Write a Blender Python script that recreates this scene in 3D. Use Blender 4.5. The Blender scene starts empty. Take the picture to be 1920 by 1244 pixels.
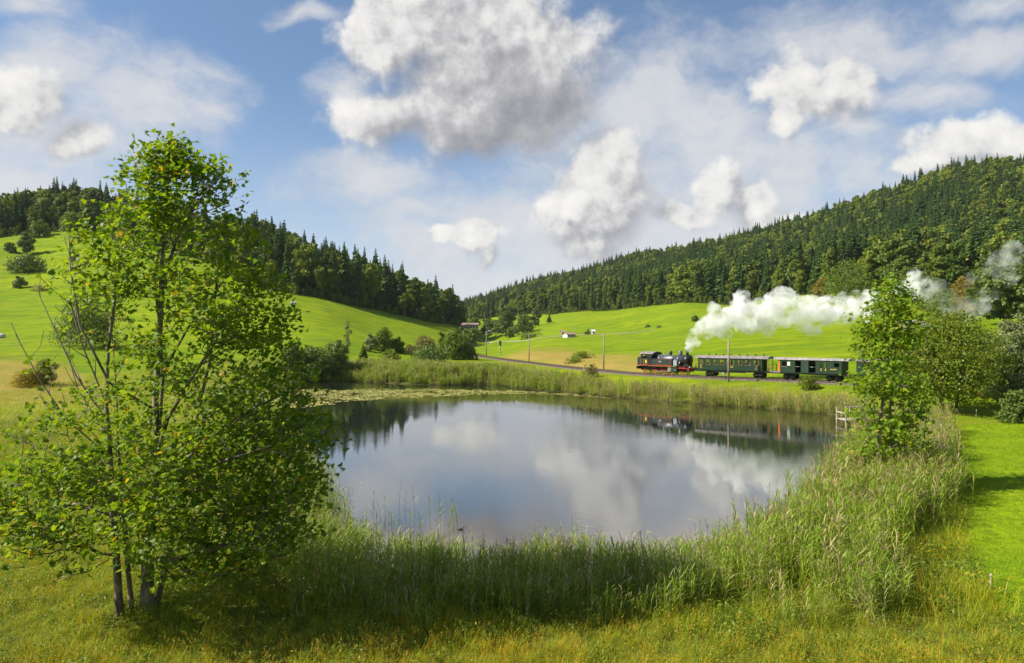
import bpy, math, random
import numpy as np
from mathutils import Vector, Matrix, noise as mnoise

R = math.radians
scene = bpy.context.scene
COL = scene.collection

# ------------------------------------------------------------------ camera
CAMH = 9.0
HZ = 628.0            # picture row of the horizon in the photograph
FPX = 1280.0
cam_d = bpy.data.cameras.new('camera')
cam_d.lens = 24.0
cam_d.sensor_width = 36.0
cam_d.shift_y = 6.0 / 1920.0
cam_d.clip_start = 0.1
cam_d.clip_end = 12000.0
cam = bpy.data.objects.new('camera', cam_d)
cam.location = (0, 0, CAMH)
cam.rotation_euler = (R(90), 0, 0)
COL.objects.link(cam)
scene.camera = cam

# ------------------------------------------------------------------ exposure
scene.view_settings.view_transform = 'Standard'
scene.view_settings.look = 'None'
scene.view_settings.exposure = 0.88
scene.view_settings.gamma = 1.0
scene.view_settings.use_curve_mapping = False
scene.render.engine = 'CYCLES'
cy = scene.cycles
cy.max_bounces = 8
cy.diffuse_bounces = 3
cy.glossy_bounces = 3
cy.transmission_bounces = 4
cy.transparent_max_bounces = 8
cy.volume_bounces = 6
cy.caustics_reflective = False
cy.caustics_refractive = False
cy.use_denoising = True
cy.sample_clamp_indirect = 6.0

# ------------------------------------------------------------------ sun
SUN_EL = R(40)
SUN_AZ = R(-97)       # measured from +Y towards +X: the sun stands to the left
sun_dir = Vector((math.sin(SUN_AZ) * math.cos(SUN_EL), math.cos(SUN_AZ) * math.cos(SUN_EL), math.sin(SUN_EL)))
sl = bpy.data.lights.new('sun', 'SUN')
sl.energy = 5.0
sl.angle = R(0.5)
sl.color = (1.0, 0.93, 0.80)
so = bpy.data.objects.new('sun', sl)
so.rotation_euler = sun_dir.to_track_quat('Z', 'Y').to_euler()
so.location = (-60, -10, 60)
COL.objects.link(so)

# ------------------------------------------------------------------ node expressions
class X:
    """one float socket with operators"""
    def __init__(s, nt, sock): s.nt, s.s = nt, sock
    def _m(s, op, *a, clamp=False):
        n = s.nt.nodes.new('ShaderNodeMath'); n.operation = op; n.use_clamp = clamp
        for i, v in enumerate((s,) + a):
            if isinstance(v, X): s.nt.links.new(v.s, n.inputs[i])
            else: n.inputs[i].default_value = v
        return X(s.nt, n.outputs[0])
    def __add__(s, o): return s._m('ADD', o)
    __radd__ = __add__
    def __sub__(s, o): return s._m('SUBTRACT', o)
    def __rsub__(s, o): return (s * -1.0) + o
    def __mul__(s, o): return s._m('MULTIPLY', o)
    __rmul__ = __mul__
    def __truediv__(s, o): return s._m('DIVIDE', o)
    def max(s, o): return s._m('MAXIMUM', o)
    def min(s, o): return s._m('MINIMUM', o)
    def smax(s, o, k): return s._m('SMOOTH_MAX', o, k)
    def sqrt(s): return s._m('SQRT')
    def abs(s): return s._m('ABSOLUTE')
    def gt(s, o): return s._m('GREATER_THAN', o)
    def pow(s, o): return s._m('POWER', o)
    def clamp(s): return s._m('ADD', 0.0, clamp=True)
    def step(s, a, b):
        n = s.nt.nodes.new('ShaderNodeMapRange'); n.interpolation_type = 'SMOOTHSTEP'
        s.nt.links.new(s.s, n.inputs[0]); n.inputs[1].default_value = a; n.inputs[2].default_value = b
        n.inputs[3].default_value = 0; n.inputs[4].default_value = 1
        return X(s.nt, n.outputs[0])

def vmath(nt, op, a, b=None, out=0, scale=None):
    n = nt.nodes.new('ShaderNodeVectorMath'); n.operation = op
    for i, v in enumerate((a, b)):
        if v is None: continue
        if isinstance(v, (tuple, list, Vector)): n.inputs[i].default_value = tuple(v)
        else: nt.links.new(v, n.inputs[i])
    if scale is not None:
        if isinstance(scale, X): nt.links.new(scale.s, n.inputs['Scale'])
        else: n.inputs['Scale'].default_value = scale
    return n.outputs[out]

def tex_noise(nt, vec, scale, detail=4, rough=0.5, lac=2.0, dist=0.0, color=False):
    n = nt.nodes.new('ShaderNodeTexNoise')
    if vec is not None: nt.links.new(vec, n.inputs['Vector'])
    n.inputs['Scale'].default_value = scale; n.inputs['Detail'].default_value = detail
    n.inputs['Roughness'].default_value = rough; n.inputs['Lacunarity'].default_value = lac
    n.inputs['Distortion'].default_value = dist
    return n.outputs['Color'] if color else X(nt, n.outputs['Fac'])

def mixc(nt, fac, a, b, mode='MIX'):
    n = nt.nodes.new('ShaderNodeMix'); n.data_type = 'RGBA'; n.blend_type = mode
    def put(i, v):
        if isinstance(v, X): nt.links.new(v.s, n.inputs[i])
        elif isinstance(v, (int, float)): n.inputs[i].default_value = v
        elif isinstance(v, (tuple, list)): n.inputs[i].default_value = tuple(v) + (1.0,) if len(v) == 3 else tuple(v)
        else: nt.links.new(v, n.inputs[i])
    put(0, fac); put(6, a); put(7, b)
    return n.outputs[2]

def sepxyz(nt, v):
    n = nt.nodes.new('ShaderNodeSeparateXYZ'); nt.links.new(v, n.inputs[0])
    return X(nt, n.outputs[0]), X(nt, n.outputs[1]), X(nt, n.outputs[2])

def combxyz(nt, x, y, z):
    n = nt.nodes.new('ShaderNodeCombineXYZ')
    for i, v in enumerate((x, y, z)):
        if isinstance(v, X): nt.links.new(v.s, n.inputs[i])
        else: n.inputs[i].default_value = v
    return n.outputs[0]

# ------------------------------------------------------------------ sky
world = bpy.data.worlds.new("World")
scene.world = world
world.use_nodes = True
wt = world.node_tree
wt.nodes.clear()
SKY_STRENGTH = 0.072

# clouds standing over the valley: azimuth and elevation tangents of centre, half sizes, weight, all as seen from the valley floor
def _b(px, py, w, h, k=1.0): return ((px - 960) / FPX, (HZ - py) / FPX, w / FPX, h / FPX, k)
CUMULUS = [_b(760, 70, 150, 110), _b(900, 120, 230, 150), _b(715, 225, 115, 72), _b(870, 215, 190, 85), _b(1020, 140, 120, 130, 1.),
           _b(1120, 330, 88, 96), _b(1120, 400, 115, 85), _b(1085, 385, 88, 75), _b(1160, 380, 66, 90), _b(1120, 455, 90, 45, .8), _b(1030, 375, 40, 26, .8),
           _b(1500, 170, 84, 76), _b(1570, 170, 80, 72), _b(1530, 200, 80, 60), _b(1480, 225, 60, 50, .8),
           _b(1850, 275, 130, 60), _b(1940, 270, 120, 62), _b(1760, 310, 70, 30, .7),
           _b(890, 450, 46, 42, .75), _b(910, 490, 34, 28, .7), _b(830, 440, 50, 24, .4),
           _b(1330, 350, 50, 56, .75), _b(1400, 375, 60, 40, .85), _b(1440, 400, 100, 36, .7), _b(1270, 400, 80, 40, .5),
           _b(60, 210, 90, 75, .45), _b(150, 285, 70, 50, .4)]
WISPS = [_b(690, 345, 105, 40, .9), _b(760, 390, 120, 40, .7), _b(1250, 195, 160, 75, .95), _b(1180, 240, 100, 60, .9), _b(1350, 300, 220, 80, 1.), _b(1450, 320, 160, 90, .7),
         _b(60, 130, 130, 80, .95), _b(260, 195, 140, 68, 1.0), _b(130, 290, 150, 90, .95), _b(60, 340, 190, 60, .85), _b(380, 215, 60, 30, .5), _b(30, 20, 60, 40, .6),
         _b(1000, 430, 260, 100, .95), _b(1250, 420, 320, 110, .95), _b(820, 450, 170, 80, .8), _b(920, 540, 160, 60, .8), _b(990, 210, 150, 60, .95),
         _b(1840, 85, 120, 42, .85), _b(1560, 80, 260, 60, .55), _b(1740, 170, 130, 40, .6), _b(1640, 320, 130, 70, .55), _b(1620, 240, 100, 50, .5), _b(640, 170, 60, 40, .45), _b(550, 10, 60, 20, .5), _b(1860, 15, 120, 26, .6)]
GREY = [_b(860, 236, 200, 36, .9), _b(1000, 190, 110, 70, .8), _b(930, 264, 150, 26, .8), _b(1040, 240, 90, 36, .6), _b(960, 110, 120, 60, .0), _b(1570, 200, 50, 45, .0)]

def blob_field(nt, uv, blobs, k=0.25, cone=1.0):
    """soft union of ellipses round the given directions"""
    f = None
    for (a, b, w, h, kk) in blobs:
        n = nt.nodes.new('ShaderNodeVectorMath'); n.operation = 'MULTIPLY_ADD'
        nt.links.new(uv, n.inputs[0]); n.inputs[1].default_value = (1.0 / w, 1.0 / h, 0.0); n.inputs[2].default_value = (-a / w, -b / h, 0.0)
        g = X(nt, vmath(nt, 'LENGTH', n.outputs[0], out='Value'))
        if kk < 1.0: g = g + (1.0 - kk) * 0.45
        f = g if f is None else f._m('SMOOTH_MIN', g, k)
    return cone - f

def make_sky():
    g = wt
    out = wt.nodes.new('ShaderNodeOutputWorld')
    bg = wt.nodes.new('ShaderNodeBackground')
    sky = wt.nodes.new('ShaderNodeTexSky'); sky.sky_type = 'NISHITA'
    sky.sun_disc = False
    sky.sun_elevation = SUN_EL; sky.sun_rotation = SUN_AZ
    sky.altitude = 700; sky.air_density = 1.0; sky.dust_density = 0.6; sky.ozone_density = 2.5
    tc = wt.nodes.new('ShaderNodeTexCoord')
    d = tc.outputs['Generated']
    _, _, dz = sepxyz(wt, d)
    wcol = tex_noise(g, d, 5.5, 4, 0.58, color=True)
    dw = vmath(g, 'ADD', d, vmath(g, 'SCALE', vmath(g, 'SUBTRACT', wcol, (.5, .5, .5)), scale=WARP))
    x, y, z = sepxyz(g, dw)
    yy = y.abs().max(0.08)
    uv = combxyz(g, x / yy, z / yy, 0.0)
    front = y.step(0.05, 0.25)
    tow = vmath(wt, 'ADD', d, tuple(Vector((-0.72, 0.0, 0.69)) * 0.016))
    bill = tex_noise(g, d, 9.0, 9, 0.63, 2.1)
    bill2 = tex_noise(g, tow, 9.0, 5, 0.63, 2.1)
    def puffs(vec, det):
        vor = g.nodes.new('ShaderNodeTexVoronoi'); vor.feature = 'F1'
        g.links.new(vec, vor.inputs['Vector']); vor.inputs['Scale'].default_value = 20.0
        vor.inputs['Detail'].default_value = det; vor.inputs['Roughness'].default_value = 0.6
        return X(g, vor.outputs['Distance'])
    puff = puffs(dw, 1.0)
    gen = tex_noise(g, vmath(g, 'MULTIPLY', d, (1.0, 1.0, 2.4)), 2.2, 3, 0.55) * 2.6 - 1.45      # the rest of the sky carries on the same broken cloud
    inv = 1.0 - front
    c_blob = blob_field(g, uv, CUMULUS, 0.22, 1.2) * front + inv * gen
    cum = c_blob + (bill - 0.5) * 1.75 + (0.40 - puff) * 0.30
    strk = tex_noise(g, vmath(g, 'MULTIPLY', dw, (1.0, 1.0, 1.9)), 9.0, 7, 0.62, 2.1)
    w0 = (blob_field(g, uv, WISPS, 0.35, 1.35) * front + inv * (gen + 0.15)) * 0.75 + (strk - 0.5) * 2.1
    g0 = blob_field(g, uv, GREY, 0.5, 1.15) * front + (bill2 - 0.5) * 0.7
    # clear sky with a paler, hazier foot
    S = SKY_STRENGTH
    k = 1.0 / S
    hsv = wt.nodes.new('ShaderNodeHueSaturation'); hsv.inputs['Saturation'].default_value = 1.14; wt.links.new(sky.outputs[0], hsv.inputs['Color'])
    base = hsv.outputs[0]
    base = mixc(wt, 0.16, base, (0.26 * k, 0.31 * k, 0.38 * k))
    haze = (1.0 - dz.max(0.0).step(0.0, 0.34)) * 0.62
    base = mixc(wt, haze, base, (0.36 * k, 0.40 * k, 0.46 * k))
    relief = bill - bill2
    # thin cloud
    wa = w0.step(-0.35, 0.85) * 0.88
    wl = (relief * 0.9 + 0.66 + (w0 - 0.4) * 0.25).clamp()
    base = mixc(wt, wa, base, mixc(wt, wl, (0.26 * k, 0.28 * k, 0.32 * k), (0.42 * k, 0.42 * k, 0.43 * k)))
    # cumulus
    dark = g0.step(-0.35, 1.25)
    uv2 = vmath(g, 'ADD', uv, (-0.030, 0.034, 0.0))
    slope = (c_blob - blob_field(g, uv2, CUMULUS, 0.22, 1.2)).max(-0.6).min(0.6) * front
    ca = ((cum + 0.12) / (0.66 - slope * 0.60).max(0.40).min(1.0)).step(0.0, 1.0)
    lit = (relief * 1.5 + 0.73 + (0.36 - puff) * 0.34 + slope * 0.42).clamp() * (1.0 - dark * 0.62)
    ramp = wt.nodes.new('ShaderNodeValToRGB')
    cr = ramp.color_ramp
    cr.elements[0].position = 0.0; cr.elements[0].color = (0.085 * k, 0.09 * k, 0.105 * k, 1)
    cr.elements[1].position = 1.0; cr.elements[1].color = (0.51 * k, 0.50 * k, 0.485 * k, 1)
    e = cr.elements.new(0.45); e.color = (0.26 * k, 0.26 * k, 0.275 * k, 1)
    e = cr.elements.new(0.72); e.color = (0.43 * k, 0.425 * k, 0.42 * k, 1)
    wt.links.new(lit.s, ramp.inputs[0])
    base = mixc(wt, ca, base, ramp.outputs[0])
    # below the horizon: plain dull ground light
    base = mixc(wt, dz.step(-0.02, 0.0), (0.10 * k, 0.13 * k, 0.07 * k), base)
    wt.links.new(base, bg.inputs['Color']); bg.inputs['Strength'].default_value = S
    wt.links.new(bg.outputs[0], out.inputs[0])
WARP = 0.11
make_sky()
world.cycles.sampling_method = 'MANUAL'
world.cycles.sample_map_resolution = 512
# ------------------------------------------------------------------ helpers
def P(px, py, D):
    """the point seen at this place of the photograph at depth D"""
    return Vector(((px - 960) / FPX * D, D, CAMH + (HZ - py) / FPX * D))

def tag(o, label=None, cat=None, group=None, kind=None):
    if label: o['label'] = label
    if cat: o['category'] = cat
    if group: o['group'] = group
    if kind: o['kind'] = kind
    return o

def empty(name, loc=(0, 0, 0), rz=0.0, scale=1.0):
    o = bpy.data.objects.new(name, None); COL.objects.link(o)
    o.location = loc; o.rotation_euler = (0, 0, rz); o.scale = (scale,) * 3
    o.empty_display_size = 0.3
    return o

def link(name, me, parent=None):
    o = bpy.data.objects.new(name, me); COL.objects.link(o)
    if parent is not None: o.parent = parent
    return o

def mesh_np(name, verts, faces, mats=None, smooth=False, mat_idx=None):
    me = bpy.data.meshes.new(name)
    verts = np.asarray(verts, dtype=np.float32)
    if isinstance(faces, np.ndarray):
        nf, k = faces.shape
        me.vertices.add(len(verts)); me.vertices.foreach_set('co', verts.ravel())
        me.loops.add(nf * k); me.loops.foreach_set('vertex_index', faces.ravel().astype(np.int32))
        me.polygons.add(nf)
        me.polygons.foreach_set('loop_start', np.arange(0, nf * k, k, dtype=np.int32))
        try: me.polygons.foreach_set('loop_total', np.full(nf, k, dtype=np.int32))
        except Exception: pass
        if mat_idx is not None: me.polygons.foreach_set('material_index', np.asarray(mat_idx, dtype=np.int32))
        me.update(calc_edges=True)
    else:
        me.from_pydata([tuple(map(float, v)) for v in verts], [], faces)
        if mat_idx is not None: me.polygons.foreach_set('material_index', np.asarray(mat_idx, dtype=np.int32))
        me.update()
    if mats:
        for m in (mats if isinstance(mats, (list, tuple)) else [mats]): me.materials.append(m)
    if smooth: me.polygons.foreach_set('use_smooth', np.ones(len(me.polygons), dtype=bool))
    return me

class MB:
    """collects solid shapes for ONE mesh"""
    def __init__(s): s.v, s.f, s.m, s.sm = [], [], [], []
    def add(s, vs, fs, mi=0, smooth=False):
        o = len(s.v); s.v += [tuple(v) for v in vs]
        for f in fs: s.f.append([i + o for i in f]); s.m.append(mi); s.sm.append(smooth)
        return s
    def box(s, x0, x1, y0, y1, z0, z1, mi=0):
        vs = [(x0, y0, z0), (x1, y0, z0), (x1, y1, z0), (x0, y1, z0), (x0, y0, z1), (x1, y0, z1), (x1, y1, z1), (x0, y1, z1)]
        return s.add(vs, [(0, 3, 2, 1), (4, 5, 6, 7), (0, 1, 5, 4), (1, 2, 6, 5), (2, 3, 7, 6), (3, 0, 4, 7)], mi)
    def tube(s, pts, rad, n=8, mi=0, caps=True, smooth=True):
        pts = [Vector(p) for p in pts]
        if not isinstance(rad, (list, tuple)): rad = [rad] * len(pts)
        rings = []
        ref = Vector((0.13, 0.31, 0.94))
        for i, p in enumerate(pts):
            d = (pts[min(i + 1, len(pts) - 1)] - pts[max(i - 1, 0)])
            d = d.normalized() if d.length > 1e-9 else Vector((0, 0, 1))
            r = ref if abs(d.dot(ref)) < 0.95 else Vector((1, 0, 0))
            a = d.cross(r).normalized(); b = d.cross(a)
            rings.append([p + (a * math.cos(2 * math.pi * k / n) + b * math.sin(2 * math.pi * k / n)) * rad[i] for k in range(n)])
        vs = [v for r_ in rings for v in r_]; fs = []
        for i in range(len(pts) - 1):
            for k in range(n):
                fs.append((i * n + k, i * n + (k + 1) % n, (i + 1) * n + (k + 1) % n, (i + 1) * n + k))
        s.add(vs, fs, mi, smooth)
        if caps:
            o = len(s.v) - len(vs)
            s.f.append([o + k for k in range(n)][::-1]); s.m.append(mi); s.sm.append(False)
            s.f.append([o + (len(pts) - 1) * n + k for k in range(n)]); s.m.append(mi); s.sm.append(False)
        return s
    def lathe(s, prof, c=(0, 0, 0), axis='z', n=20, mi=0, smooth=True):
        """prof: list of (radius, height along axis)"""
        vs, fs = [], []
        for (r, h) in prof:
            for k in range(n):
                a = 2 * math.pi * k / n; p, q = r * math.cos(a), r * math.sin(a)
                vs.append({'z': (c[0] + p, c[1] + q, c[2] + h), 'y': (c[0] + p, c[1] + h, c[2] + q), 'x': (c[0] + h, c[1] + p, c[2] + q)}[axis])
        for i in range(len(prof) - 1):
            for k in range(n):
                fs.append((i * n + k, i * n + (k + 1) % n, (i + 1) * n + (k + 1) % n, (i + 1) * n + k))
        o = len(s.v); s.add(vs, fs, mi, smooth)
        for i, rev in ((0, True), (len(prof) - 1, False)):
            if prof[i][0] > 1e-4:
                f = [o + i * n + k for k in range(n)]
                s.f.append(f[::-1] if rev else f); s.m.append(mi); s.sm.append(False)
        return s
    def prism(s, outline, y0, y1, mi=0):
        """outline of (x, z) points extruded along y"""
        n = len(outline)
        vs = [(x, y0, z) for x, z in outline] + [(x, y1, z) for x, z in outline]
        fs = [tuple(range(n)), tuple(range(2 * n - 1, n - 1, -1))] + [(i, i + n, (i + 1) % n + n, (i + 1) % n) for i in range(n)]
        return s.add(vs, fs, mi)
    def prism_x(s, outline, x0, x1, mi=0):
        n = len(outline)
        vs = [(x0, y, z) for y, z in outline] + [(x1, y, z) for y, z in outline]
        fs = [tuple(range(n)), tuple(range(2 * n - 1, n - 1, -1))] + [(i, i + n, (i + 1) % n + n, (i + 1) % n) for i in range(n)]
        return s.add(vs, fs, mi)
    def mesh(s, name, mats):
        me = bpy.data.meshes.new(name)
        me.from_pydata(s.v, [], s.f)
        for m in (mats if isinstance(mats, (list, tuple)) else [mats]): me.materials.append(m)
        me.polygons.foreach_set('material_index', s.m)
        me.polygons.foreach_set('use_smooth', s.sm)
        me.update()
        return me
    def build(s, name, mats, parent=None): return link(name, s.mesh(name, mats), parent)

# ------------------------------------------------------------------ materials
def new_mat(name):
    m = bpy.data.materials.new(name); m.use_nodes = True
    m.node_tree.nodes.clear()
    return m, m.node_tree

def finish(nt, shader):
    o = nt.nodes.new('ShaderNodeOutputMaterial'); nt.links.new(shader, o.inputs['Surface'])

def plain(name, col, rough=0.6, metal=0.0, var=0.15, scale=3.0, spec=0.4, dirt=None, bump=0.0):
    m, nt = new_mat(name)
    b = nt.nodes.new('ShaderNodeBsdfPrincipled')
    tc = nt.nodes.new('ShaderNodeTexCoord')
    n = tex_noise(nt, tc.outputs['Object'], scale, 5, 0.6)
    c2 = tuple(c * (1 - var * 2) for c in col) if dirt is None else dirt
    c = mixc(nt, n.step(0.3, 0.75), tuple(min(1, c * (1 + var * .5)) for c in col), c2)
    nt.links.new(c, b.inputs['Base Color'])
    b.inputs['Roughness'].default_value = rough; b.inputs['Metallic'].default_value = metal
    b.inputs['Specular IOR Level'].default_value = spec
    if bump:
        bp = nt.nodes.new('ShaderNodeBump'); bp.inputs['Strength'].default_value = bump
        n2 = tex_noise(nt, tc.outputs['Object'], scale * 6, 5, 0.6)
        nt.links.new(n2.s, bp.inputs['Height']); nt.links.new(bp.outputs[0], b.inputs['Normal'])
    finish(nt, b.outputs[0])
    return m

def leaf_mat(name, c_dark, c_light, c_odd=None, odd=0.06, trans=0.4, per_object=0.5, spec=0.25, rough=0.5, patch=None, tr_col=None):
    """leaf colour differs leaf by leaf (islands) and plant by plant (objects); light passes through"""
    m, nt = new_mat(name)
    geo = nt.nodes.new('ShaderNodeNewGeometry'); oi = nt.nodes.new('ShaderNodeObjectInfo')
    ri = X(nt, geo.outputs['Random Per Island']); ro = X(nt, oi.outputs['Random'])
    f = ri * (1 - per_object) + ro * per_object
    c = mixc(nt, f, c_dark, c_light)
    if c_odd:
        h = (ri * 7.31 + ro * 3.7)._m('FRACT')
        c = mixc(nt, h._m('LESS_THAN', odd), c, c_odd)
    if patch:
        n = tex_noise(nt, oi.outputs['Location'], patch[1], 3, 0.5)
        c = mixc(nt, n.step(0.45, 0.7) * patch[2], c, patch[0])
    b = nt.nodes.new('ShaderNodeBsdfPrincipled')
    nt.links.new(c, b.inputs['Base Color']); b.inputs['Roughness'].default_value = rough
    b.inputs['Specular IOR Level'].default_value = spec
    t = nt.nodes.new('ShaderNodeBsdfTranslucent')
    tc = mixc(nt, 1.0, c, tr_col or (1.35, 1.25, 0.5), 'MULTIPLY')
    nt.links.new(tc, t.inputs['Color'])
    mx = nt.nodes.new('ShaderNodeMixShader'); mx.inputs[0].default_value = trans
    nt.links.new(b.outputs[0], mx.inputs[1]); nt.links.new(t.outputs[0], mx.inputs[2])
    finish(nt, mx.outputs[0])
    return m

def bark_mat(name, c1, c2, scale=6.0):
    m, nt = new_mat(name)
    b = nt.nodes.new('ShaderNodeBsdfPrincipled'); tc = nt.nodes.new('ShaderNodeTexCoord')
    v = vmath(nt, 'MULTIPLY', tc.outputs['Object'], (1, 1, 0.35))
    n = tex_noise(nt, v, scale, 6, 0.65)
    nt.links.new(mixc(nt, n.step(0.35, 0.65), c1, c2), b.inputs['Base Color'])
    b.inputs['Roughness'].default_value = 0.85
    bp = nt.nodes.new('ShaderNodeBump'); bp.inputs['Strength'].default_value = 0.5
    nt.links.new(tex_noise(nt, v, scale * 4, 4, 0.6).s, bp.inputs['Height']); nt.links.new(bp.outputs[0], b.inputs['Normal'])
    finish(nt, b.outputs[0])
    return m

# ------------------------------------------------------------------ scatter: one 'stuff' object that instances plant meshes on points
def scatter(name, protos, pts, rotz, scl, label, tilt=None, which=None):
    pts = np.asarray(pts, dtype=np.float32); n = len(pts)
    me = bpy.data.meshes.new(name)
    me.vertices.add(n); me.vertices.foreach_set('co', pts.ravel())
    rot = np.zeros((n, 3), dtype=np.float32); rot[:, 2] = rotz
    if tilt is not None: rot[:, :2] = tilt
    a = me.attributes.new('rot', 'FLOAT_VECTOR', 'POINT'); a.data.foreach_set('vector', rot.ravel())
    a = me.attributes.new('scl', 'FLOAT', 'POINT'); a.data.foreach_set('value', np.asarray(scl, dtype=np.float32))
    if which is None: which = np.random.RandomState(n).randint(0, len(protos), n)
    a = me.attributes.new('kind_index', 'INT', 'POINT'); a.data.foreach_set('value', np.asarray(which, dtype=np.int32))
    ob = link(name, me)
    tag(ob, label, kind='stuff')
    ng = bpy.data.node_groups.new(name, 'GeometryNodeTree')
    ng.interface.new_socket('Geometry', in_out='INPUT', socket_type='NodeSocketGeometry')
    ng.interface.new_socket('Geometry', in_out='OUTPUT', socket_type='NodeSocketGeometry')
    N = ng.nodes; L = ng.links
    gi = N.new('NodeGroupInput'); go = N.new('NodeGroupOutput')
    jn = N.new('GeometryNodeJoinGeometry')
    for pm in reversed(protos):
        po = bpy.data.objects.new(pm.name, pm)       # never linked to the scene: a source for the copies only
        nn = N.new('GeometryNodeObjectInfo'); nn.inputs['Object'].default_value = po; nn.inputs['As Instance'].default_value = True
        L.new(nn.outputs['Geometry'], jn.inputs[0])
    def attr(nm, t):
        q = N.new('GeometryNodeInputNamedAttribute'); q.data_type = t; q.inputs['Name'].default_value = nm
        return q.outputs['Attribute']
    io = N.new('GeometryNodeInstanceOnPoints')
    m2p = N.new('GeometryNodeMeshToPoints')
    L.new(gi.outputs[0], m2p.inputs['Mesh']); L.new(m2p.outputs[0], io.inputs['Points'])
    L.new(jn.outputs[0], io.inputs['Instance'])
    io.inputs['Pick Instance'].default_value = True
    L.new(attr('kind_index', 'INT'), io.inputs['Instance Index'])
    L.new(attr('rot', 'FLOAT_VECTOR'), io.inputs['Rotation'])
    L.new(attr('scl', 'FLOAT'), io.inputs['Scale'])
    L.new(io.outputs[0], go.inputs[0])
    md = ob.modifiers.new('scatter', 'NODES'); md.node_group = ng
    return ob
# ------------------------------------------------------------------ the lie of the land
def sstep(a, b, x):
    t = np.clip((x - a) / (b - a), 0, 1); return t * t * (3 - 2 * t)

def catmull(pts, n=6, closed=True):
    pts = np.array(pts, float); out = []
    m = len(pts)
    rng = range(m) if closed else range(m - 1)
    for i in rng:
        if closed: p0, p1, p2, p3 = pts[i - 1], pts[i], pts[(i + 1) % m], pts[(i + 2) % m]
        else: p0, p1, p2, p3 = pts[max(i - 1, 0)], pts[i], pts[i + 1], pts[min(i + 2, m - 1)]
        for k in range(n):
            t = k / n
            out.append(0.5 * ((2 * p1) + (-p0 + p2) * t + (2 * p0 - 5 * p1 + 4 * p2 - p3) * t * t + (-p0 + 3 * p1 - 3 * p2 + p3) * t ** 3))
    if not closed: out.append(pts[-1])
    return np.array(out)

def poly_sd(poly, x, y):
    """signed distance to a closed outline, negative inside"""
    x = np.asarray(x, float); y = np.asarray(y, float)
    sh = x.shape; x = x.ravel(); y = y.ravel()
    best = np.full(x.shape, 1e18); ins = np.zeros(x.shape, bool)
    m = len(poly)
    for i in range(m):
        ax, ay = poly[i]; bx, by = poly[(i + 1) % m]
        dx, dy = bx - ax, by - ay
        t = np.clip(((x - ax) * dx + (y - ay) * dy) / (dx * dx + dy * dy + 1e-12), 0, 1)
        best = np.minimum(best, (x - ax - t * dx) ** 2 + (y - ay - t * dy) ** 2)
        c = ((ay > y) != (by > y)) & (x < dx * (y - ay) / (dy if abs(dy) > 1e-12 else 1e-12) + ax)
        ins ^= c
    d = np.sqrt(best); d[ins] *= -1
    return d.reshape(sh)

def line_near(line, x, y):
    """distance to an open line and the parameter (index) of the nearest place"""
    x = np.asarray(x, float); y = np.asarray(y, float)
    best = np.full(x.shape, 1e18); par = np.zeros(x.shape)
    for i in range(len(line) - 1):
        ax, ay = line[i][:2]; bx, by = line[i + 1][:2]
        dx, dy = bx - ax, by - ay
        t = np.clip(((x - ax) * dx + (y - ay) * dy) / (dx * dx + dy * dy), 0, 1)
        q = (x - ax - t * dx) ** 2 + (y - ay - t * dy) ** 2
        w = q < best
        best = np.where(w, q, best); par = np.where(w, i + t, par)
    return np.sqrt(best), par

POND = catmull([(-33, 132), (-24, 127), (-15, 122.5), (-3, 122), (1.5, 115), (11, 103), (23.7, 89), (31.5, 82), (35.5, 76), (36, 70), (33.2, 64),
                (28.6, 55.5), (23.3, 47), (18.0, 39), (13.4, 31.6), (8, 26.8), (3, 24.8), (-2, 25), (-6.5, 28.5), (-9.7, 36), (-14, 46), (-20, 58), (-28, 72),
                (-36, 90), (-42, 108), (-41, 124)], 5)
RAILZ = 2.7
TRACK = catmull([(95, 20), (84, 42), (72, 62), (63.5, 73), (55, 82.8), (45.6, 91.5), (38, 98.6), (28.4, 105.6), (21.3, 113.2), (16.2, 124), (10, 140), (3.2, 162), (-4, 187), (-10.5, 215),
                 (-17, 262), (-21, 336), (-20, 400), (-15, 470)], 6, closed=False)
_tz = np.full(len(TRACK), RAILZ)

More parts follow.
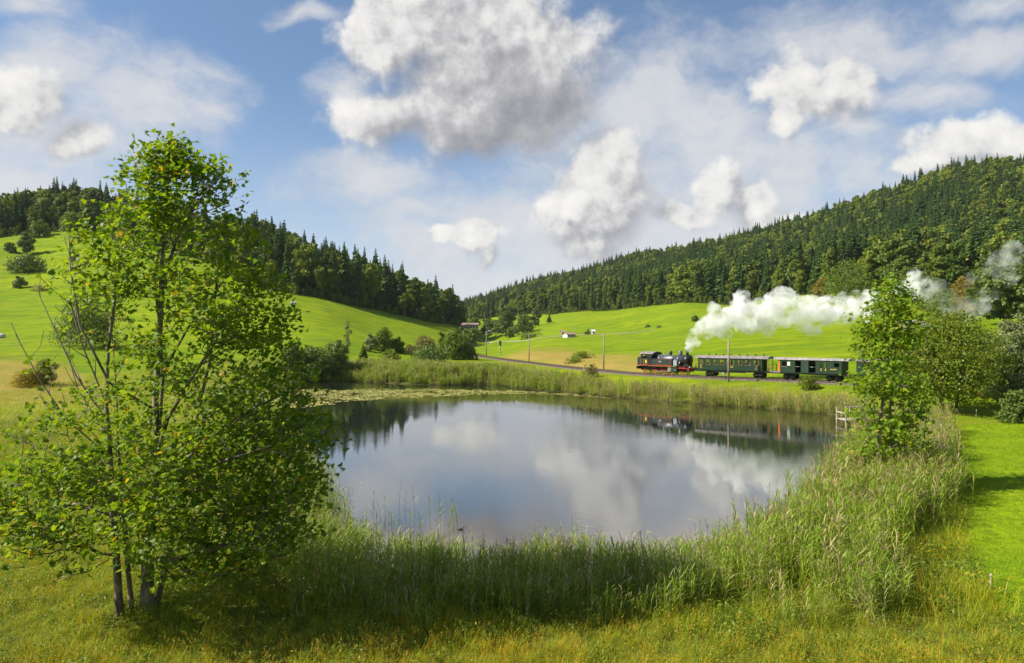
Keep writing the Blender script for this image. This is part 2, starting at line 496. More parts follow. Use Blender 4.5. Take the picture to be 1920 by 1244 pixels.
CTRL = [(1180, 690, 122), (1130, 690, 130), (990, 677, 165), (915, 666, 212), (880, 655, 300), (890, 650, 345), (905, 644, 474), (1305, 699, 112), (1450, 703, 106), (1580, 706, 100), (1800, 718, 94),
        (1200, 662, 165), (1000, 655, 215), (1100, 642, 255), (1040, 630, 330), (1200, 628, 290), (1300, 644, 180), (1300, 602, 300), (1050, 602, 500), (1150, 598, 440), (1400, 640, 165), (1590, 640, 150),
        (1590, 595, 210), (1450, 600, 260), (1480, 668, 130), (1700, 660, 125), (1860, 612, 165), (1920, 640, 130), (1750, 600, 190), (1920, 700, 100),
        (870, 604, 900), (940, 596, 800), (990, 592, 700), (1040, 588, 640), (1150, 582, 560), (1230, 572, 490), (1290, 566, 430), (1370, 570, 400), (1450, 556, 380), (1600, 553, 290), (1750, 578, 240), (1920, 590, 215),
        (940, 622, 500), (985, 612, 560),
        (875, 588, 1400), (1000, 545, 1250), (1200, 500, 1050), (1340, 478, 960), (1480, 444, 900), (1570, 418, 840), (1650, 392, 780), (1760, 358, 700), (1850, 341, 650), (1920, 346, 630),
        (1000, 570, 950), (1200, 540, 760), (1480, 505, 600), (1650, 480, 500), (1850, 470, 420), (1920, 480, 380),
        (875, 600, 2300), (1000, 575, 2100), (1200, 545, 1800), (1480, 500, 1550), (1650, 455, 1350), (1850, 420, 1150), (1950, 420, 1100),
        (0, 672, 140), (0, 625, 200), (0, 565, 280), (0, 505, 350), (0, 450, 430), (100, 650, 162), (100, 484, 380), (140, 437, 440), (60, 474, 400), (200, 640, 175), (200, 540, 300), (330, 600, 220), (330, 520, 320),
        (450, 604, 230), (480, 537, 335), (540, 550, 330), (600, 640, 185), (600, 592, 262), (700, 620, 270), (700, 662, 175), (760, 606, 350), (800, 640, 260), (860, 640, 330), (650, 572, 350), (740, 592, 390), (800, 604, 420), (860, 614, 450),
        (640, 684, 150), (800, 664, 195), (550, 688, 140), (300, 690, 135), (150, 690, 130), (0, 692, 122), (330, 474, 400), (230, 455, 430),
        (0, 421, 560), (160, 406, 560), (250, 436, 530), (330, 460, 500), (480, 474, 450), (560, 508, 470), (640, 534, 480), (700, 552, 480), (760, 574, 490), (820, 596, 500), (850, 612, 520),
        (0, 470, 900), (160, 460, 900), (330, 520, 820), (480, 540, 760), (640, 590, 760), (760, 608, 800), (830, 612, 850),
        (0, 520, 1800), (330, 560, 1800), (640, 600, 1800), (800, 608, 1800)]
_c = np.array(CTRL, float)
_cx = (_c[:, 0] - 960) / FPX * _c[:, 2]; _cyy = _c[:, 2]
_cth = np.arctan2(_cx, _cyy) * 3.2; _cs = np.log(np.hypot(_cx, _cyy)); _ct = (HZ - _c[:, 1]) / FPX * _c[:, 2] / np.hypot(_cx, _cyy)
def _ker(d2): return np.sqrt(d2 + 0.0025)
_A = _ker((_cth[:, None] - _cth) ** 2 + (_cs[:, None] - _cs) ** 2)
_n = len(_c)
_M = np.zeros((_n + 3, _n + 3)); _M[:_n, :_n] = _A - np.eye(_n) * 0.004
_M[:_n, _n] = 1; _M[:_n, _n + 1] = _cth; _M[:_n, _n + 2] = _cs; _M[_n:, :_n] = _M[:_n, _n:].T
_sol = np.linalg.solve(_M, np.concatenate([_ct, np.zeros(3)]))

def far_height(x, y):
    th = np.arctan2(x, y); r = np.maximum(np.hypot(x, y), 60.0)
    lim = 0.70
    thc = np.clip(th, -lim, lim); s = np.log(r)
    s = np.clip(s, math.log(90), math.log(1900))
    t = np.zeros(np.shape(x))
    for i in range(_n):
        t = t + _sol[i] * _ker((thc * 3.2 - _cth[i]) ** 2 + (s - _cs[i]) ** 2)
    t = t + _sol[_n] + _sol[_n + 1] * thc * 3.2 + _sol[_n + 2] * s
    back = sstep(0.75, 2.2, np.abs(th))
    t = t * (1 - back) + back * np.minimum(t, 0.03 * np.clip(s - 5, 0, 2))
    return CAMH + t * np.minimum(r, 1700.0)

def near_height(x, y):
    d = poly_sd(POND, x, y)
    base = 1.0 + 1.15 * sstep(78, 112, y + 0.52 * (x - 20)) + 0.25 * sstep(16, 11, y)
    out = base * (1 - np.exp(-np.maximum(d, 0) / 3.2)) - 0.06
    ins = np.maximum(-0.06 + d * 0.16, -1.6)
    return np.where(d > 0, out, ins)

def hummock(x, y, s, seed):
    q = np.sin(x * s + seed) * np.cos(y * s * 0.9 + seed * 1.7) + 0.5 * np.sin(x * s * 2.3 + y * s * 1.1 + seed * 2.1) + 0.35 * np.cos(y * s * 3.1 - x * s * 1.7 + seed)
    return q / 1.85

def ground(x, y):
    x = np.asarray(x, float); y = np.asarray(y, float)
    r = np.hypot(x, y)
    w = sstep(108, 140, r)
    d = poly_sd(POND, x, y)
    w = w * sstep(2, 12, d)
    z = near_height(x, y) * (1 - w) + far_height(x, y) * w
    z = z + 0.07 * hummock(x, y, 0.55, 1.0) * sstep(1, 4, d) + hummock(x, y, 0.045, 3.0) * 0.5 * sstep(130, 260, r) + hummock(x, y, 0.018, 5.0) * 1.3 * sstep(200, 420, r)
    dt, par = line_near(np.column_stack([TRACK, _tz]), x, y)
    tz = np.interp(par, np.arange(len(_tz)), _tz) - 0.42
    k = (1 - sstep(3.0, 9.0, dt)) * (1 - sstep(400, 455, y))
    return z * (1 - k) + tz * k

def gz(x, y): return float(ground(np.array([x]), np.array([y]))[0])

def on_ground(px, D, sink=0.0):
    x = (px - 960) / FPX * D
    return Vector((x, D, gz(x, D) - sink))

LAWN = catmull([(13.2, 14.0), (14.6, 19.0), (15.0, 21.5), (16.6, 24.5), (19.0, 28.5), (22.5, 34), (26.5, 41), (31, 48), (36.5, 56), (40.5, 61), (62, 63), (70, 45), (60, 20), (40, 8), (20, 8)], 4)

DRYF = np.array([(930, 674), (965, 662), (1000, 655), (1060, 656), (1130, 666), (1205, 668), (1225, 690), (1205, 703), (1100, 695), (1000, 681)], float)
DRYL = np.array([(-300, 676), (60, 674), (130, 690), (190, 720), (200, 760), (120, 764), (-300, 768)], float)

def make_ground():
    th = np.concatenate([np.linspace(-180, -62, 40)[:-1], np.linspace(-62, -46, 24)[:-1], np.linspace(-46, 46, 330), np.linspace(46, 62, 24)[1:], np.linspace(62, 180, 40)[1:-1]])
    th = np.radians(th)
    rr = np.concatenate([[0.0, 4.0], np.exp(np.linspace(math.log(8), math.log(5200), 420))])
    T, RR = np.meshgrid(th, rr)
    x = RR * np.sin(T); y = RR * np.cos(T)
    nr, nt_ = x.shape
    xf, yf = x.ravel(), y.ravel()
    z = ground(xf, yf)
    verts = np.column_stack([xf, yf, z])
    i = np.arange(nr - 1)[:, None]; j = np.arange(nt_)[None, :]
    a = i * nt_ + j; b = i * nt_ + (j + 1) % nt_; c = (i + 1) * nt_ + (j + 1) % nt_; d = (i + 1) * nt_ + j
    global GROUND_TOP, GROUND_LOW
    GROUND_TOP, GROUND_LOW = float(z.max()), float(z.min())
    faces = np.stack([a, d, c, b], -1).reshape(-1, 4)
    m, nt = new_mat('meadow_ground')
    me = mesh_np('ground', verts, faces, m, smooth=True)
    # what grows where
    yy = np.maximum(yf, 1.0)
    px = 960 + xf / yy * FPX; py = HZ - (z - CAMH) / yy * FPX
    ok = yf > 60
    rfar = np.hypot(xf, yf)
    jit = 7 * hummock(xf, yf, 0.21, 2.0)
    dry = np.where(ok & (rfar < 260), 1 - sstep(-8, 7, poly_sd(DRYF, px, py) + jit * .6), 0)
    dry = np.maximum(dry, np.where(ok & (rfar < 200), 0.85 * (1 - sstep(-10, 8, poly_sd(DRYL, px, py) + jit)), 0))
    pd = poly_sd(POND, xf, yf)
    lawn = 1 - sstep(-0.6, 0.8, poly_sd(LAWN, xf, yf) + 0.5 * hummock(xf, yf, 1.3, 4.0) + 0.4 * hummock(xf, yf, 3.3, 1.0))
    rough = (1 - sstep(62, 100, rfar)) * (1 - lawn)
    dt, _ = line_near(TRACK, xf, yf)
    pondside = (1 - sstep(8, 16, pd)) * sstep(70, 84, yf)
    rough = np.maximum(rough, pondside * 0.8 * sstep(5, 9, dt))
    mud = (1 - sstep(0.2, 1.6, pd))
    forest = forest_mask(xf, yf)
    for nm, arr in (('dry', dry), ('lawn', lawn), ('rough', rough), ('mud', mud), ('forest', forest), ('thatch_shade', rough * (1 - sstep(24, 46, rfar)))):
        at = me.attributes.new(nm, 'FLOAT', 'POINT'); at.data.foreach_set('value', arr.astype(np.float32))
    def A(nm):
        q = nt.nodes.new('ShaderNodeAttribute'); q.attribute_name = nm; return X(nt, q.outputs['Fac'])
    g = nt.nodes.new('ShaderNodeNewGeometry'); pos = g.outputs['Position']
    big = tex_noise(nt, pos, 0.012, 4, 0.55)
    streak = tex_noise(nt, vmath(nt, 'MULTIPLY', pos, (0.03, 0.16, 0.16)), 1.0, 5, 0.6)
    mid = tex_noise(nt, pos, 0.16, 5, 0.62)
    fine = tex_noise(nt, pos, 2.2, 5, 0.65)
    c = mixc(nt, (big * 0.6 + streak * 0.7 - 0.15).step(0.28, 0.74), (0.110, 0.185, 0.005), (0.240, 0.285, 0.004))
    c = mixc(nt, mid.step(0.42, 0.72) * 0.75, c, (0.072, 0.145, 0.009))
    c = mixc(nt, fine.step(0.5, 0.85) * 0.4, c, (0.13, 0.17, 0.012))
    swath = tex_noise(nt, vmath(nt, 'MULTIPLY', pos, (0.020, 0.35, 0.6)), 1.0, 4, 0.65, 2.0, 0.6)
    c = mixc(nt, swath.step(0.52, 0.66) * 0.45, c, (0.075, 0.150, 0.006))
    tread = tex_noise(nt, vmath(nt, 'MULTIPLY', pos, (0.05, 0.05, 1.4)), 1.0, 4, 0.6)
    c = mixc(nt, tread.step(0.60, 0.70) * 0.5, c, (0.14, 0.15, 0.030))
    tuft = tex_noise(nt, pos, 0.55, 3, 0.7)
    c = mixc(nt, tuft.step(0.62, 0.74) * 0.8, c, (0.055, 0.105, 0.012))
    dc = mixc(nt, (mid * .6 + fine * .4).step(0.35, 0.65), (0.30, 0.215, 0.055), (0.20, 0.19, 0.030))
    dc = mixc(nt, tex_noise(nt, pos, 0.5, 4, .6).step(0.5, 0.75) * .5, dc, (0.34, 0.20, 0.075))
    c = mixc(nt, A('dry'), c, dc)
    rc = mixc(nt, mid.step(0.35, 0.7), (0.120, 0.165, 0.010), (0.200, 0.205, 0.016))
    rc = mixc(nt, fine.step(0.5, 0.8) * .6, rc, (0.085, 0.100, 0.012))
    c = mixc(nt, A('rough'), c, rc)
    c = mixc(nt, A('thatch_shade') * .85, c, mixc(nt, fine.step(.35, .7), (0.055, 0.070, 0.010), (0.120, 0.135, 0.016)))  # dark thatch, with the shade in gaps between tufts painted into the colour
    lc = mixc(nt, (fine * .5 + mid * .5).step(0.36, 0.62), (0.095, 0.175, 0.006), (0.200, 0.275, 0.006))
    c = mixc(nt, A('lawn'), c, lc)
    c = mixc(nt, A('mud'), c, (0.060, 0.050, 0.026))
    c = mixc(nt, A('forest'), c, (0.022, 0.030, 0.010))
    b = nt.nodes.new('ShaderNodeBsdfPrincipled'); nt.links.new(c, b.inputs['Base Color'])
    b.inputs['Roughness'].default_value = 0.95; b.inputs['Specular IOR Level'].default_value = 0.05
    bp = nt.nodes.new('ShaderNodeBump'); bp.inputs['Strength'].default_value = 0.6; bp.inputs['Distance'].default_value = 0.25
    nt.links.new((fine + mid * 2.0).s, bp.inputs['Height']); nt.links.new(bp.outputs[0], b.inputs['Normal'])
    finish(nt, b.outputs[0])
    o = link('ground', me)
    tag(o, kind='structure')
    return o

# forest: lower edge and upper limit (depth) by direction
FE_R = np.array([(866, 900, 1500), (940, 800, 1400), (1040, 640, 1300), (1150, 560, 1130), (1230, 490, 1060), (1290, 432, 1000), (1370, 402, 970), (1450, 382, 930), (1600, 300, 830), (1750, 262, 720), (1920, 232, 660), (2100, 220, 640)], float)
FE_L = np.array([(-200, 420, 600), (0, 440, 590), (60, 452, 590), (140, 446, 590), (200, 436, 570), (330, 402, 530), (480, 338, 480), (540, 333, 490), (650, 353, 500), (740, 393, 510), (800, 423, 520), (864, 452, 545)], float)
def forest_band(x, y):
    px = 960 + x / np.maximum(y, 1.0) * FPX
    lo = np.where(px > 865, np.interp(px, FE_R[:, 0], FE_R[:, 1]), np.interp(px, FE_L[:, 0], FE_L[:, 1]))
    hi = np.where(px > 865, np.interp(px, FE_R[:, 0], FE_R[:, 2]), np.interp(px, FE_L[:, 0], FE_L[:, 2]))
    return px, lo, hi
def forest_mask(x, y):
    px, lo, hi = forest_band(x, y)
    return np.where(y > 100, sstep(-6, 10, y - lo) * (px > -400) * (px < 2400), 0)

make_ground()

# ------------------------------------------------------------------ water
def make_water():
    poly = POND
    c = poly.mean(0)
    big = c + (poly - c) * 1.0
    # push the sheet 1.5 m under the banks
    nrm = np.roll(big, -1, 0) - np.roll(big, 1, 0)
    nrm = np.column_stack([nrm[:, 1], -nrm[:, 0]]); nrm /= np.linalg.norm(nrm, axis=1)[:, None]
    sgn = 1 if poly_sd(POND, *(big + nrm * 0.5).T).mean() > 0 else -1
    big = big + nrm * sgn * 0.8
    m, nt = new_mat('pond_water')
    g = nt.nodes.new('ShaderNodeNewGeometry'); pos = g.outputs['Position']
    n1 = tex_noise(nt, vmath(nt, 'MULTIPLY', pos, (0.9, 2.4, 1)), 1.4, 4, 0.55)
    n2 = tex_noise(nt, vmath(nt, 'MULTIPLY', pos, (0.5, 1.0, 1)), 0.22, 3, 0.5)
    calm = tex_noise(nt, pos, 0.045, 3, 0.5).step(0.38, 0.68)
    bp = nt.nodes.new('ShaderNodeBump'); bp.inputs['Strength'].default_value = 1.0; bp.inputs['Distance'].default_value = 0.0028
    nt.links.new((n1 * (calm * 1.9 + 0.30) + n2 * 0.8).s, bp.inputs['Height'])
    px, py, pz = sepxyz(nt, pos)
    shallow = tex_noise(nt, pos, 0.35, 4, 0.6)
    deep = mixc(nt, shallow, (0.010, 0.016, 0.014), (0.024, 0.026, 0.016))
    near = 1.0 - (py - px.abs() * 0.35).step(24.0, 38.0)
    deep = mixc(nt, near, deep, mixc(nt, shallow.step(0.35, 0.65), (0.115, 0.085, 0.045), (0.06, 0.05, 0.028)))
    dif = nt.nodes.new('ShaderNodeBsdfDiffuse'); nt.links.new(deep, dif.inputs['Color'])
    gl = nt.nodes.new('ShaderNodeBsdfGlossy'); gl.inputs['Roughness'].default_value = 0.006
    gl.inputs['Color'].default_value = (0.95, 0.95, 0.95, 1)
    nt.links.new(bp.outputs[0], gl.inputs['Normal'])
    fr = nt.nodes.new('ShaderNodeFresnel'); fr.inputs['IOR'].default_value = 2.0
    nt.links.new(bp.outputs[0], fr.inputs['Normal'])
    mx = nt.nodes.new('ShaderNodeMixShader'); nt.links.new(X(nt, fr.outputs[0]).pow(0.66).s, mx.inputs[0])
    nt.links.new(dif.outputs[0], mx.inputs[1]); nt.links.new(gl.outputs[0], mx.inputs[2])
    finish(nt, mx.outputs[0])
    me = bpy.data.meshes.new('pond_water')
    me.from_pydata([(p[0], p[1], 0.0) for p in big], [], [list(range(len(big)))])
    me.materials.append(m); me.update()
    if me.polygons[0].normal.z < 0: me.flip_normals()
    tag(link('pond_water', me), kind='structure')
make_water()
# ------------------------------------------------------------------ forest trees
NEEDLE = leaf_mat('spruce_needles', (0.038, 0.080, 0.024), (0.095, 0.155, 0.040), trans=0.16, per_object=0.7, spec=0.15)
BROAD = leaf_mat('broadleaf_foliage', (0.042, 0.098, 0.020), (0.225, 0.275, 0.032), (0.28, 0.24, 0.03), 0.05, trans=0.30, per_object=0.75, spec=0.15)
BARK = bark_mat('forest_bark', (0.09, 0.07, 0.05), (0.20, 0.17, 0.13), 2.0)
rng = np.random.RandomState(7)

def quads_at(cen, nrm, size, rs, asp=0.7):
    """leaf-like rhombs at cen facing nrm"""
    n = len(cen)
    nrm = nrm / (np.linalg.norm(nrm, axis=1)[:, None] + 1e-9)
    r = rs.normal(size=(n, 3)); a = np.cross(nrm, r); a /= np.linalg.norm(a, axis=1)[:, None] + 1e-9
    b = np.cross(nrm, a)
    s = np.asarray(size).reshape(-1, 1) * np.ones((n, 1))
    v = np.stack([cen - a * s, cen - b * s * asp + nrm * s * .15, cen + a * s, cen + b * s * asp - nrm * s * .1], 1).reshape(-1, 3)
    f = np.arange(n * 4).reshape(n, 4)
    return v, f

def crown_mesh(name, lobes, n, leaf, seed, mat, flat=0.75, hollow=0.45, up=0.25, shape=None, trunk=None):
    """leaf clumps spread through lumpy lobes: (x, y, z, rx, ry, rz)"""
    rs = np.random.RandomState(seed)
    L = np.array(lobes, float)
    vol = (L[:, 3] * L[:, 4] * L[:, 5]) ** 0.67; pr = vol / vol.sum()
    k = rs.choice(len(L), n, p=pr)
    d = rs.normal(size=(n, 3)); d /= np.linalg.norm(d, axis=1)[:, None]
    # each lobe is itself lumpy
    lump = 0.82 + 0.16 * np.sin(d[:, 0] * 7 + k * 1.3) * np.cos(d[:, 1] * 6 + k * 2.1) + 0.14 * np.sin(d[:, 2] * 8 + d[:, 0] * 4 + k)
    rad = (hollow + (1 - hollow) * rs.rand(n) ** 0.5) * lump
    c = L[k, :3] + d * rad[:, None] * L[k, 3:6]
    nr = d * 0.9 + rs.normal(size=(n, 3)) * 0.55 + np.array([0, 0, up])
    v, f = quads_at(c, nr, leaf * (0.6 + 0.8 * rs.rand(n)), rs, flat)
    return v, f

def sub_lobes(rs, n, R, H, z0, shape='round'):
    """a crown of n lobes inside an egg of radius R from z0 to z0+H"""
    out = []
    for i in range(n):
        t = (i + 0.5) / n
        z = z0 + H * (0.08 + 0.86 * t)
        prof = {'round': math.sin(math.pi * min(1, 0.14 + 0.80 * t)) ** 0.7, 'cone': 1.05 - 0.9 * t, 'column': 0.62 + 0.35 * math.sin(math.pi * t), 'dome': math.sqrt(max(0.05, 1 - (t * 0.98) ** 2))}[shape]
        a = i * 2.4 + rs.rand()
        q = R * prof * (0.35 + 0.3 * rs.rand())
        lr = R * prof * (0.50 + 0.22 * rs.rand()) + 0.05 * R
        out.append((math.cos(a) * q, math.sin(a) * q, z, lr, lr, lr * (0.72 if shape != 'column' else 1.0)))
    return out

def spruce_mesh(seed, h=24.0):
    rs = np.random.RandomState(seed)
    V, F = [], []
    z0 = h * (0.10 + 0.08 * rs.rand())
    z = z0; nb = 0
    wid = h * (0.125 + 0.085 * rs.rand())
    while z < h * 0.985:
        t = (z - z0) / (h - z0)
        L = wid * (1 - t) ** 0.85 * (0.8 + 0.4 * rs.rand()) + 0.12
        if t < 0.12: L *= 0.6 + 3 * t
        m = int(6 + 5 * (1 - t))
        for k in range(m):
            a = 2 * math.pi * (k + rs.rand() * 0.7) / m
            l = L * (0.65 + 0.5 * rs.rand())
            dr = l * (0.30 + 0.25 * rs.rand())
            w = l * 0.26 + 0.14
            ca, sa = math.cos(a), math.sin(a)
            zb = z + rs.rand() * 0.5
            pts = [(0.05, 0, 0.10 * l), (l * 0.55, w, -dr * 0.35), (l, 0.0, -dr), (l * 0.55, -w, -dr * 0.35)]
            o = len(V)
            for (x, y, zz) in pts: V.append((ca * x - sa * y, sa * x + ca * y, zb + zz))
            F.append((o, o + 1, o + 2, o + 3))
            # a hanging fringe under the bough
            o = len(V)
            for (x, y, zz) in [(l * .25, 0, -dr * .05), (l * .95, 0, -dr * .95), (l * .7, 0, -dr * .95 - w * .9), (l * .35, 0, -dr * .4 - w * .9)]: V.append((ca * x - sa * y, sa * x + ca * y, zb + zz))
            F.append((o, o + 1, o + 2, o + 3))
        z += (0.55 + 0.55 * (1 - t)) * (h / 24.0)
    o = len(V)
    V += [(0.12, 0, h - 1.2), (-0.06, 0.1, h - 1.2), (-0.06, -0.1, h - 1.2), (0, 0, h + 0.2)]
    F += [(o, o + 1, o + 3, o + 3), (o + 1, o + 2, o + 3, o + 3), (o + 2, o, o + 3, o + 3)]
    F = [tuple(dict.fromkeys(f)) for f in F]
    return V, F

def broad_mesh(seed, h=20.0, n=2600):
    rs = np.random.RandomState(seed)
    Rr = h * (0.21 + 0.05 * rs.rand())
    lobes = sub_lobes(rs, 9, Rr * (1, 1.15, .75)[seed % 3], h * 0.80, h * 0.18, ('round', 'dome', 'column')[seed % 3])
    return crown_mesh('x', lobes, n, 0.46, seed, None, hollow=0.6)

def trunk_mb(h, r):
    return MB().tube([(0, 0, -0.6), (0.05, 0.02, h * 0.4), (0, 0, h)], [r, r * 0.75, r * 0.25], 6)

SPRUCE_CROWN, SPRUCE_TRUNK, SPRUCE_ALL = [], [], []
for k in range(7):
    hh = 25.0
    V, F = spruce_mesh(100 + k, hh)
    SPRUCE_CROWN.append(mesh_np('spruce_crown', V, F, NEEDLE))
    SPRUCE_TRUNK.append(trunk_mb(hh * 0.9, 0.32).mesh('spruce_trunk', BARK))
    t = trunk_mb(hh * 0.9, 0.32); o = len(V)
    SPRUCE_ALL.append(mesh_np('forest_spruce_mass', list(V) + t.v, list(F) + [[i + o for i in f] for f in t.f], [NEEDLE, BARK], mat_idx=[0] * len(F) + [1] * len(t.f)))
BROAD_CROWN, BROAD_TRUNK, BROAD_ALL = [], [], []
for k in range(7):
    hh = 20.0
    V, F = broad_mesh(200 + k, hh)
    BROAD_CROWN.append(mesh_np('broadleaf_crown', V, F, BROAD))
    BROAD_TRUNK.append(trunk_mb(hh * 0.7, 0.30).mesh('broadleaf_trunk', BARK))
    t = trunk_mb(hh * 0.7, 0.30); o = len(V)
    BROAD_ALL.append(mesh_np('forest_broadleaf_mass', [tuple(q) for q in V] + t.v, [tuple(q) for q in F.tolist()] + [[i + o for i in f] for f in t.f], [BROAD, BARK], mat_idx=[0] * len(F) + [1] * len(t.f)))

def forest():
    cell = 6.6
    gx, gy = np.meshgrid(np.arange(-620, 900, cell), np.arange(190, 1420, cell))
    x = (gx + rng.uniform(-.42, .42, gx.shape) * cell).ravel(); y = (gy + rng.uniform(-.42, .42, gy.shape) * cell).ravel()
    px, lo, hi = forest_band(x, y)
    keep = (y > lo) & (y < hi) & (px > -170) & (px < 2090)
    # thin out with distance: far crowns close up
    keep &= rng.rand(len(x)) < np.where(y > 700, 0.72, 0.92)
    x, y, lo, hi, px = x[keep], y[keep], lo[keep], hi[keep], px[keep]
    # clumps of spruce and of broadleaves
    mixn = hummock(x, y, 0.021, 1.3) * 0.55 + hummock(x, y, 0.06, 4.1) * 0.35 + rng.normal(size=len(x)) * 0.33
    spruce = mixn > np.where(px > 865, 0.04, 0.08) + 0.42 * sstep(-100, -15, y - hi)
    edge = (y - lo)
    low = edge < 7
    spruce &= ~(low & (rng.rand(len(x)) < 0.55))
    z = ground(x, y)
    sc = np.where(spruce, rng.uniform(0.60, 1.32, len(x)), rng.uniform(0.60, 1.35, len(x)))
    sc *= np.where(low, rng.uniform(0.4, 0.95, len(x)), 1.0)
    sc *= np.where(px > 1700, 1.0, 1.0)
    rz = rng.uniform(0, 6.28, len(x))
    # the trees that show largest become things of their own
    show = sc * np.where(spruce, 25, 20) / y * np.clip(1.6 - edge / 45.0, 0.15, 1.6)
    inframe = (px > -10) & (px < 1930)
    single = np.zeros(len(x), bool)
    for sp in (True, False):
        for side in (True, False):
            idx = np.where((spruce == sp) & inframe & ((px > 865) == side))[0]
            idx = idx[np.argsort(-show[idx])][:150]
            single[idx] = True
    for i in np.where(single)[0]:
        sp = spruce[i]; k = rng.randint(7)
        right = px[i] > 865
        nm = 'spruce_tree' if sp else 'broadleaf_tree'
        e = empty(nm, (x[i], y[i], z[i] - 0.3), rz[i], sc[i])
        hill = 'on the hill beyond the train' if right else 'on the hill behind the maple'
        if sp: tag(e, 'pointed dark spruce at the forest edge ' + hill, 'spruce', ('spruces along the forest edge ' + hill))
        else: tag(e, 'round broadleaf tree at the forest edge ' + hill, 'tree', ('broadleaf trees along the forest edge ' + hill))
        link('trunk', (SPRUCE_TRUNK if sp else BROAD_TRUNK)[k], e)
        link('crown', (SPRUCE_CROWN if sp else BROAD_CROWN)[k], e)
    for sp, nm, protos, lab in ((True, 'spruce_forest', SPRUCE_ALL, 'mass of dark spruces covering the upper hillsides'), (False, 'broadleaf_forest', BROAD_ALL, 'mass of green broadleaf trees mixed into the hillside forest')):
        w = (spruce == sp) & ~single
        scatter(nm, protos, np.column_stack([x[w], y[w], z[w] - 0.3]), rz[w], sc[w], lab)
    # shrubs closing the foot of the forest
    ex, ey = [], []
    for pxs in np.arange(-20, 1930, 3.2):
        for rep in range(2):
            _, l, h_ = forest_band(np.array([(pxs - 960) / FPX * 400.0]), np.array([400.0]))
            D = l[0] + rng.uniform(-4, 4)
            if rng.rand() < 0.55:
                ex.append((pxs - 960) / FPX * D); ey.append(D)
    ex, ey = np.array(ex), np.array(ey)
    scatter('forest_edge_shrubs', BROAD_ALL, np.column_stack([ex, ey, ground(ex, ey) - 0.8]), rng.uniform(0, 6.28, len(ex)), rng.uniform(0.12, 0.32, len(ex)), 'low scrub along the foot of the forest')
forest()
# ------------------------------------------------------------------ reeds and grass (nobody could count them)
REED = leaf_mat('reed_leaf', (0.120, 0.215, 0.012), (0.290, 0.385, 0.026), (0.38, 0.32, 0.08), 0.05, trans=0.36, per_object=0.45, spec=0.3)
REED_DRY = leaf_mat('reed_dry', (0.34, 0.28, 0.12), (0.52, 0.43, 0.22), trans=0.28, per_object=0.5, spec=0.2, tr_col=(1.1, 1.0, .7))
PLUME = leaf_mat('reed_plume', (0.24, 0.17, 0.095), (0.38, 0.28, 0.16), trans=0.3, tr_col=(1, .9, .7))
GRASS = leaf_mat('tall_grass', (0.200, 0.290, 0.010), (0.380, 0.440, 0.018), (0.48, 0.32, 0.03), 0.10, trans=0.40, per_object=0.5)
GRASS_GOLD = leaf_mat('golden_grass', (0.44, 0.290, 0.012), (0.62, 0.400, 0.020), (0.26, 0.29, 0.02), 0.2, trans=0.35, per_object=0.35)
GRASS_SHORT = leaf_mat('lawn_grass', (0.190, 0.310, 0.005), (0.300, 0.400, 0.007), trans=0.40, per_object=0.4)
HERB = leaf_mat('herb_leaf', (0.095, 0.160, 0.014), (0.19, 0.260, 0.020), (0.36, 0.28, 0.02), 0.08, trans=0.38, per_object=0.5)

def strip(V, F, M, base, az, length, width, up, droop, seg, mi, rs, twist=0.0):
    """an arching blade: starts rising at angle up from the horizontal, bends down by droop along its length"""
    ca, sa = math.cos(az), math.sin(az)
    p = np.array(base, float); ang = up
    o = len(V)
    for i in range(seg + 1):
        t = i / seg
        w = width * (1 - t) ** 0.7 * (0.55 + 0.9 * min(1, t * 4)) * 0.62 if i < seg else 0
        tw = twist * t
        sx, sy = -sa * math.cos(tw), ca * math.cos(tw)
        if i < seg:
            V.append((p[0] + sx * w, p[1] + sy * w, p[2] + math.sin(tw) * w)); V.append((p[0] - sx * w, p[1] - sy * w, p[2] - math.sin(tw) * w))
        else: V.append(tuple(p))
        d = length / seg
        p = p + np.array([ca * math.cos(ang), sa * math.cos(ang), math.sin(ang)]) * d
        ang -= droop / seg
    for i in range(seg - 1):
        a = o + i * 2
        F.append((a, a + 1, a + 3, a + 2)); M.append(mi)
    a = o + (seg - 1) * 2
    F.append((a, a + 1, a + 2)); M.append(mi)

def reed_stem(V, F, M, x, y, h, rs, dry=False, plume=False, leaves=9, wide=1.0):
    lean = rs.uniform(-.10, .10, 2)
    o = len(V); r = 0.008
    for t in (0, 0.5, 1.0):
        cx, cyy, z = x + lean[0] * h * t * t, y + lean[1] * h * t * t, h * t * 0.96 - (0.5 if t == 0 else 0)
        for k in range(3): V.append((cx + r * (1.15 - t * .6) * math.cos(k * 2.09), cyy + r * (1.15 - t * .6) * math.sin(k * 2.09), z))
    for s in range(2):
        for k in range(3):
            F.append((o + s * 3 + k, o + s * 3 + (k + 1) % 3, o + s * 3 + 3 + (k + 1) % 3, o + s * 3 + 3 + k)); M.append(1 if dry or rs.rand() < .12 else 0)
    az = rs.rand() * 6.28
    for i in range(leaves):
        t = 0.22 + 0.76 * (i + rs.rand() * .6) / leaves
        p = (x + lean[0] * h * t * t, y + lean[1] * h * t * t, h * t * 0.96)
        L = rs.uniform(0.40, 0.72) * (1.0 if t < .85 else .75)
        strip(V, F, M, p, az + (i % 2) * 3.14 + rs.uniform(-.6, .6), L, rs.uniform(0.011, 0.018) * wide, rs.uniform(0.75, 1.25), rs.uniform(0.5, 1.7), 3, 1 if dry or rs.rand() < .06 else 0, rs, rs.uniform(-.8, .8))
    if plume:
        for i in range(9):
            p = (x + lean[0] * h, y + lean[1] * h, h * (0.93 + 0.012 * i))
            strip(V, F, M, p, rs.rand() * 6.28, rs.uniform(.10, .20), 0.013, rs.uniform(.9, 1.4), 0.9, 2, 2, rs)

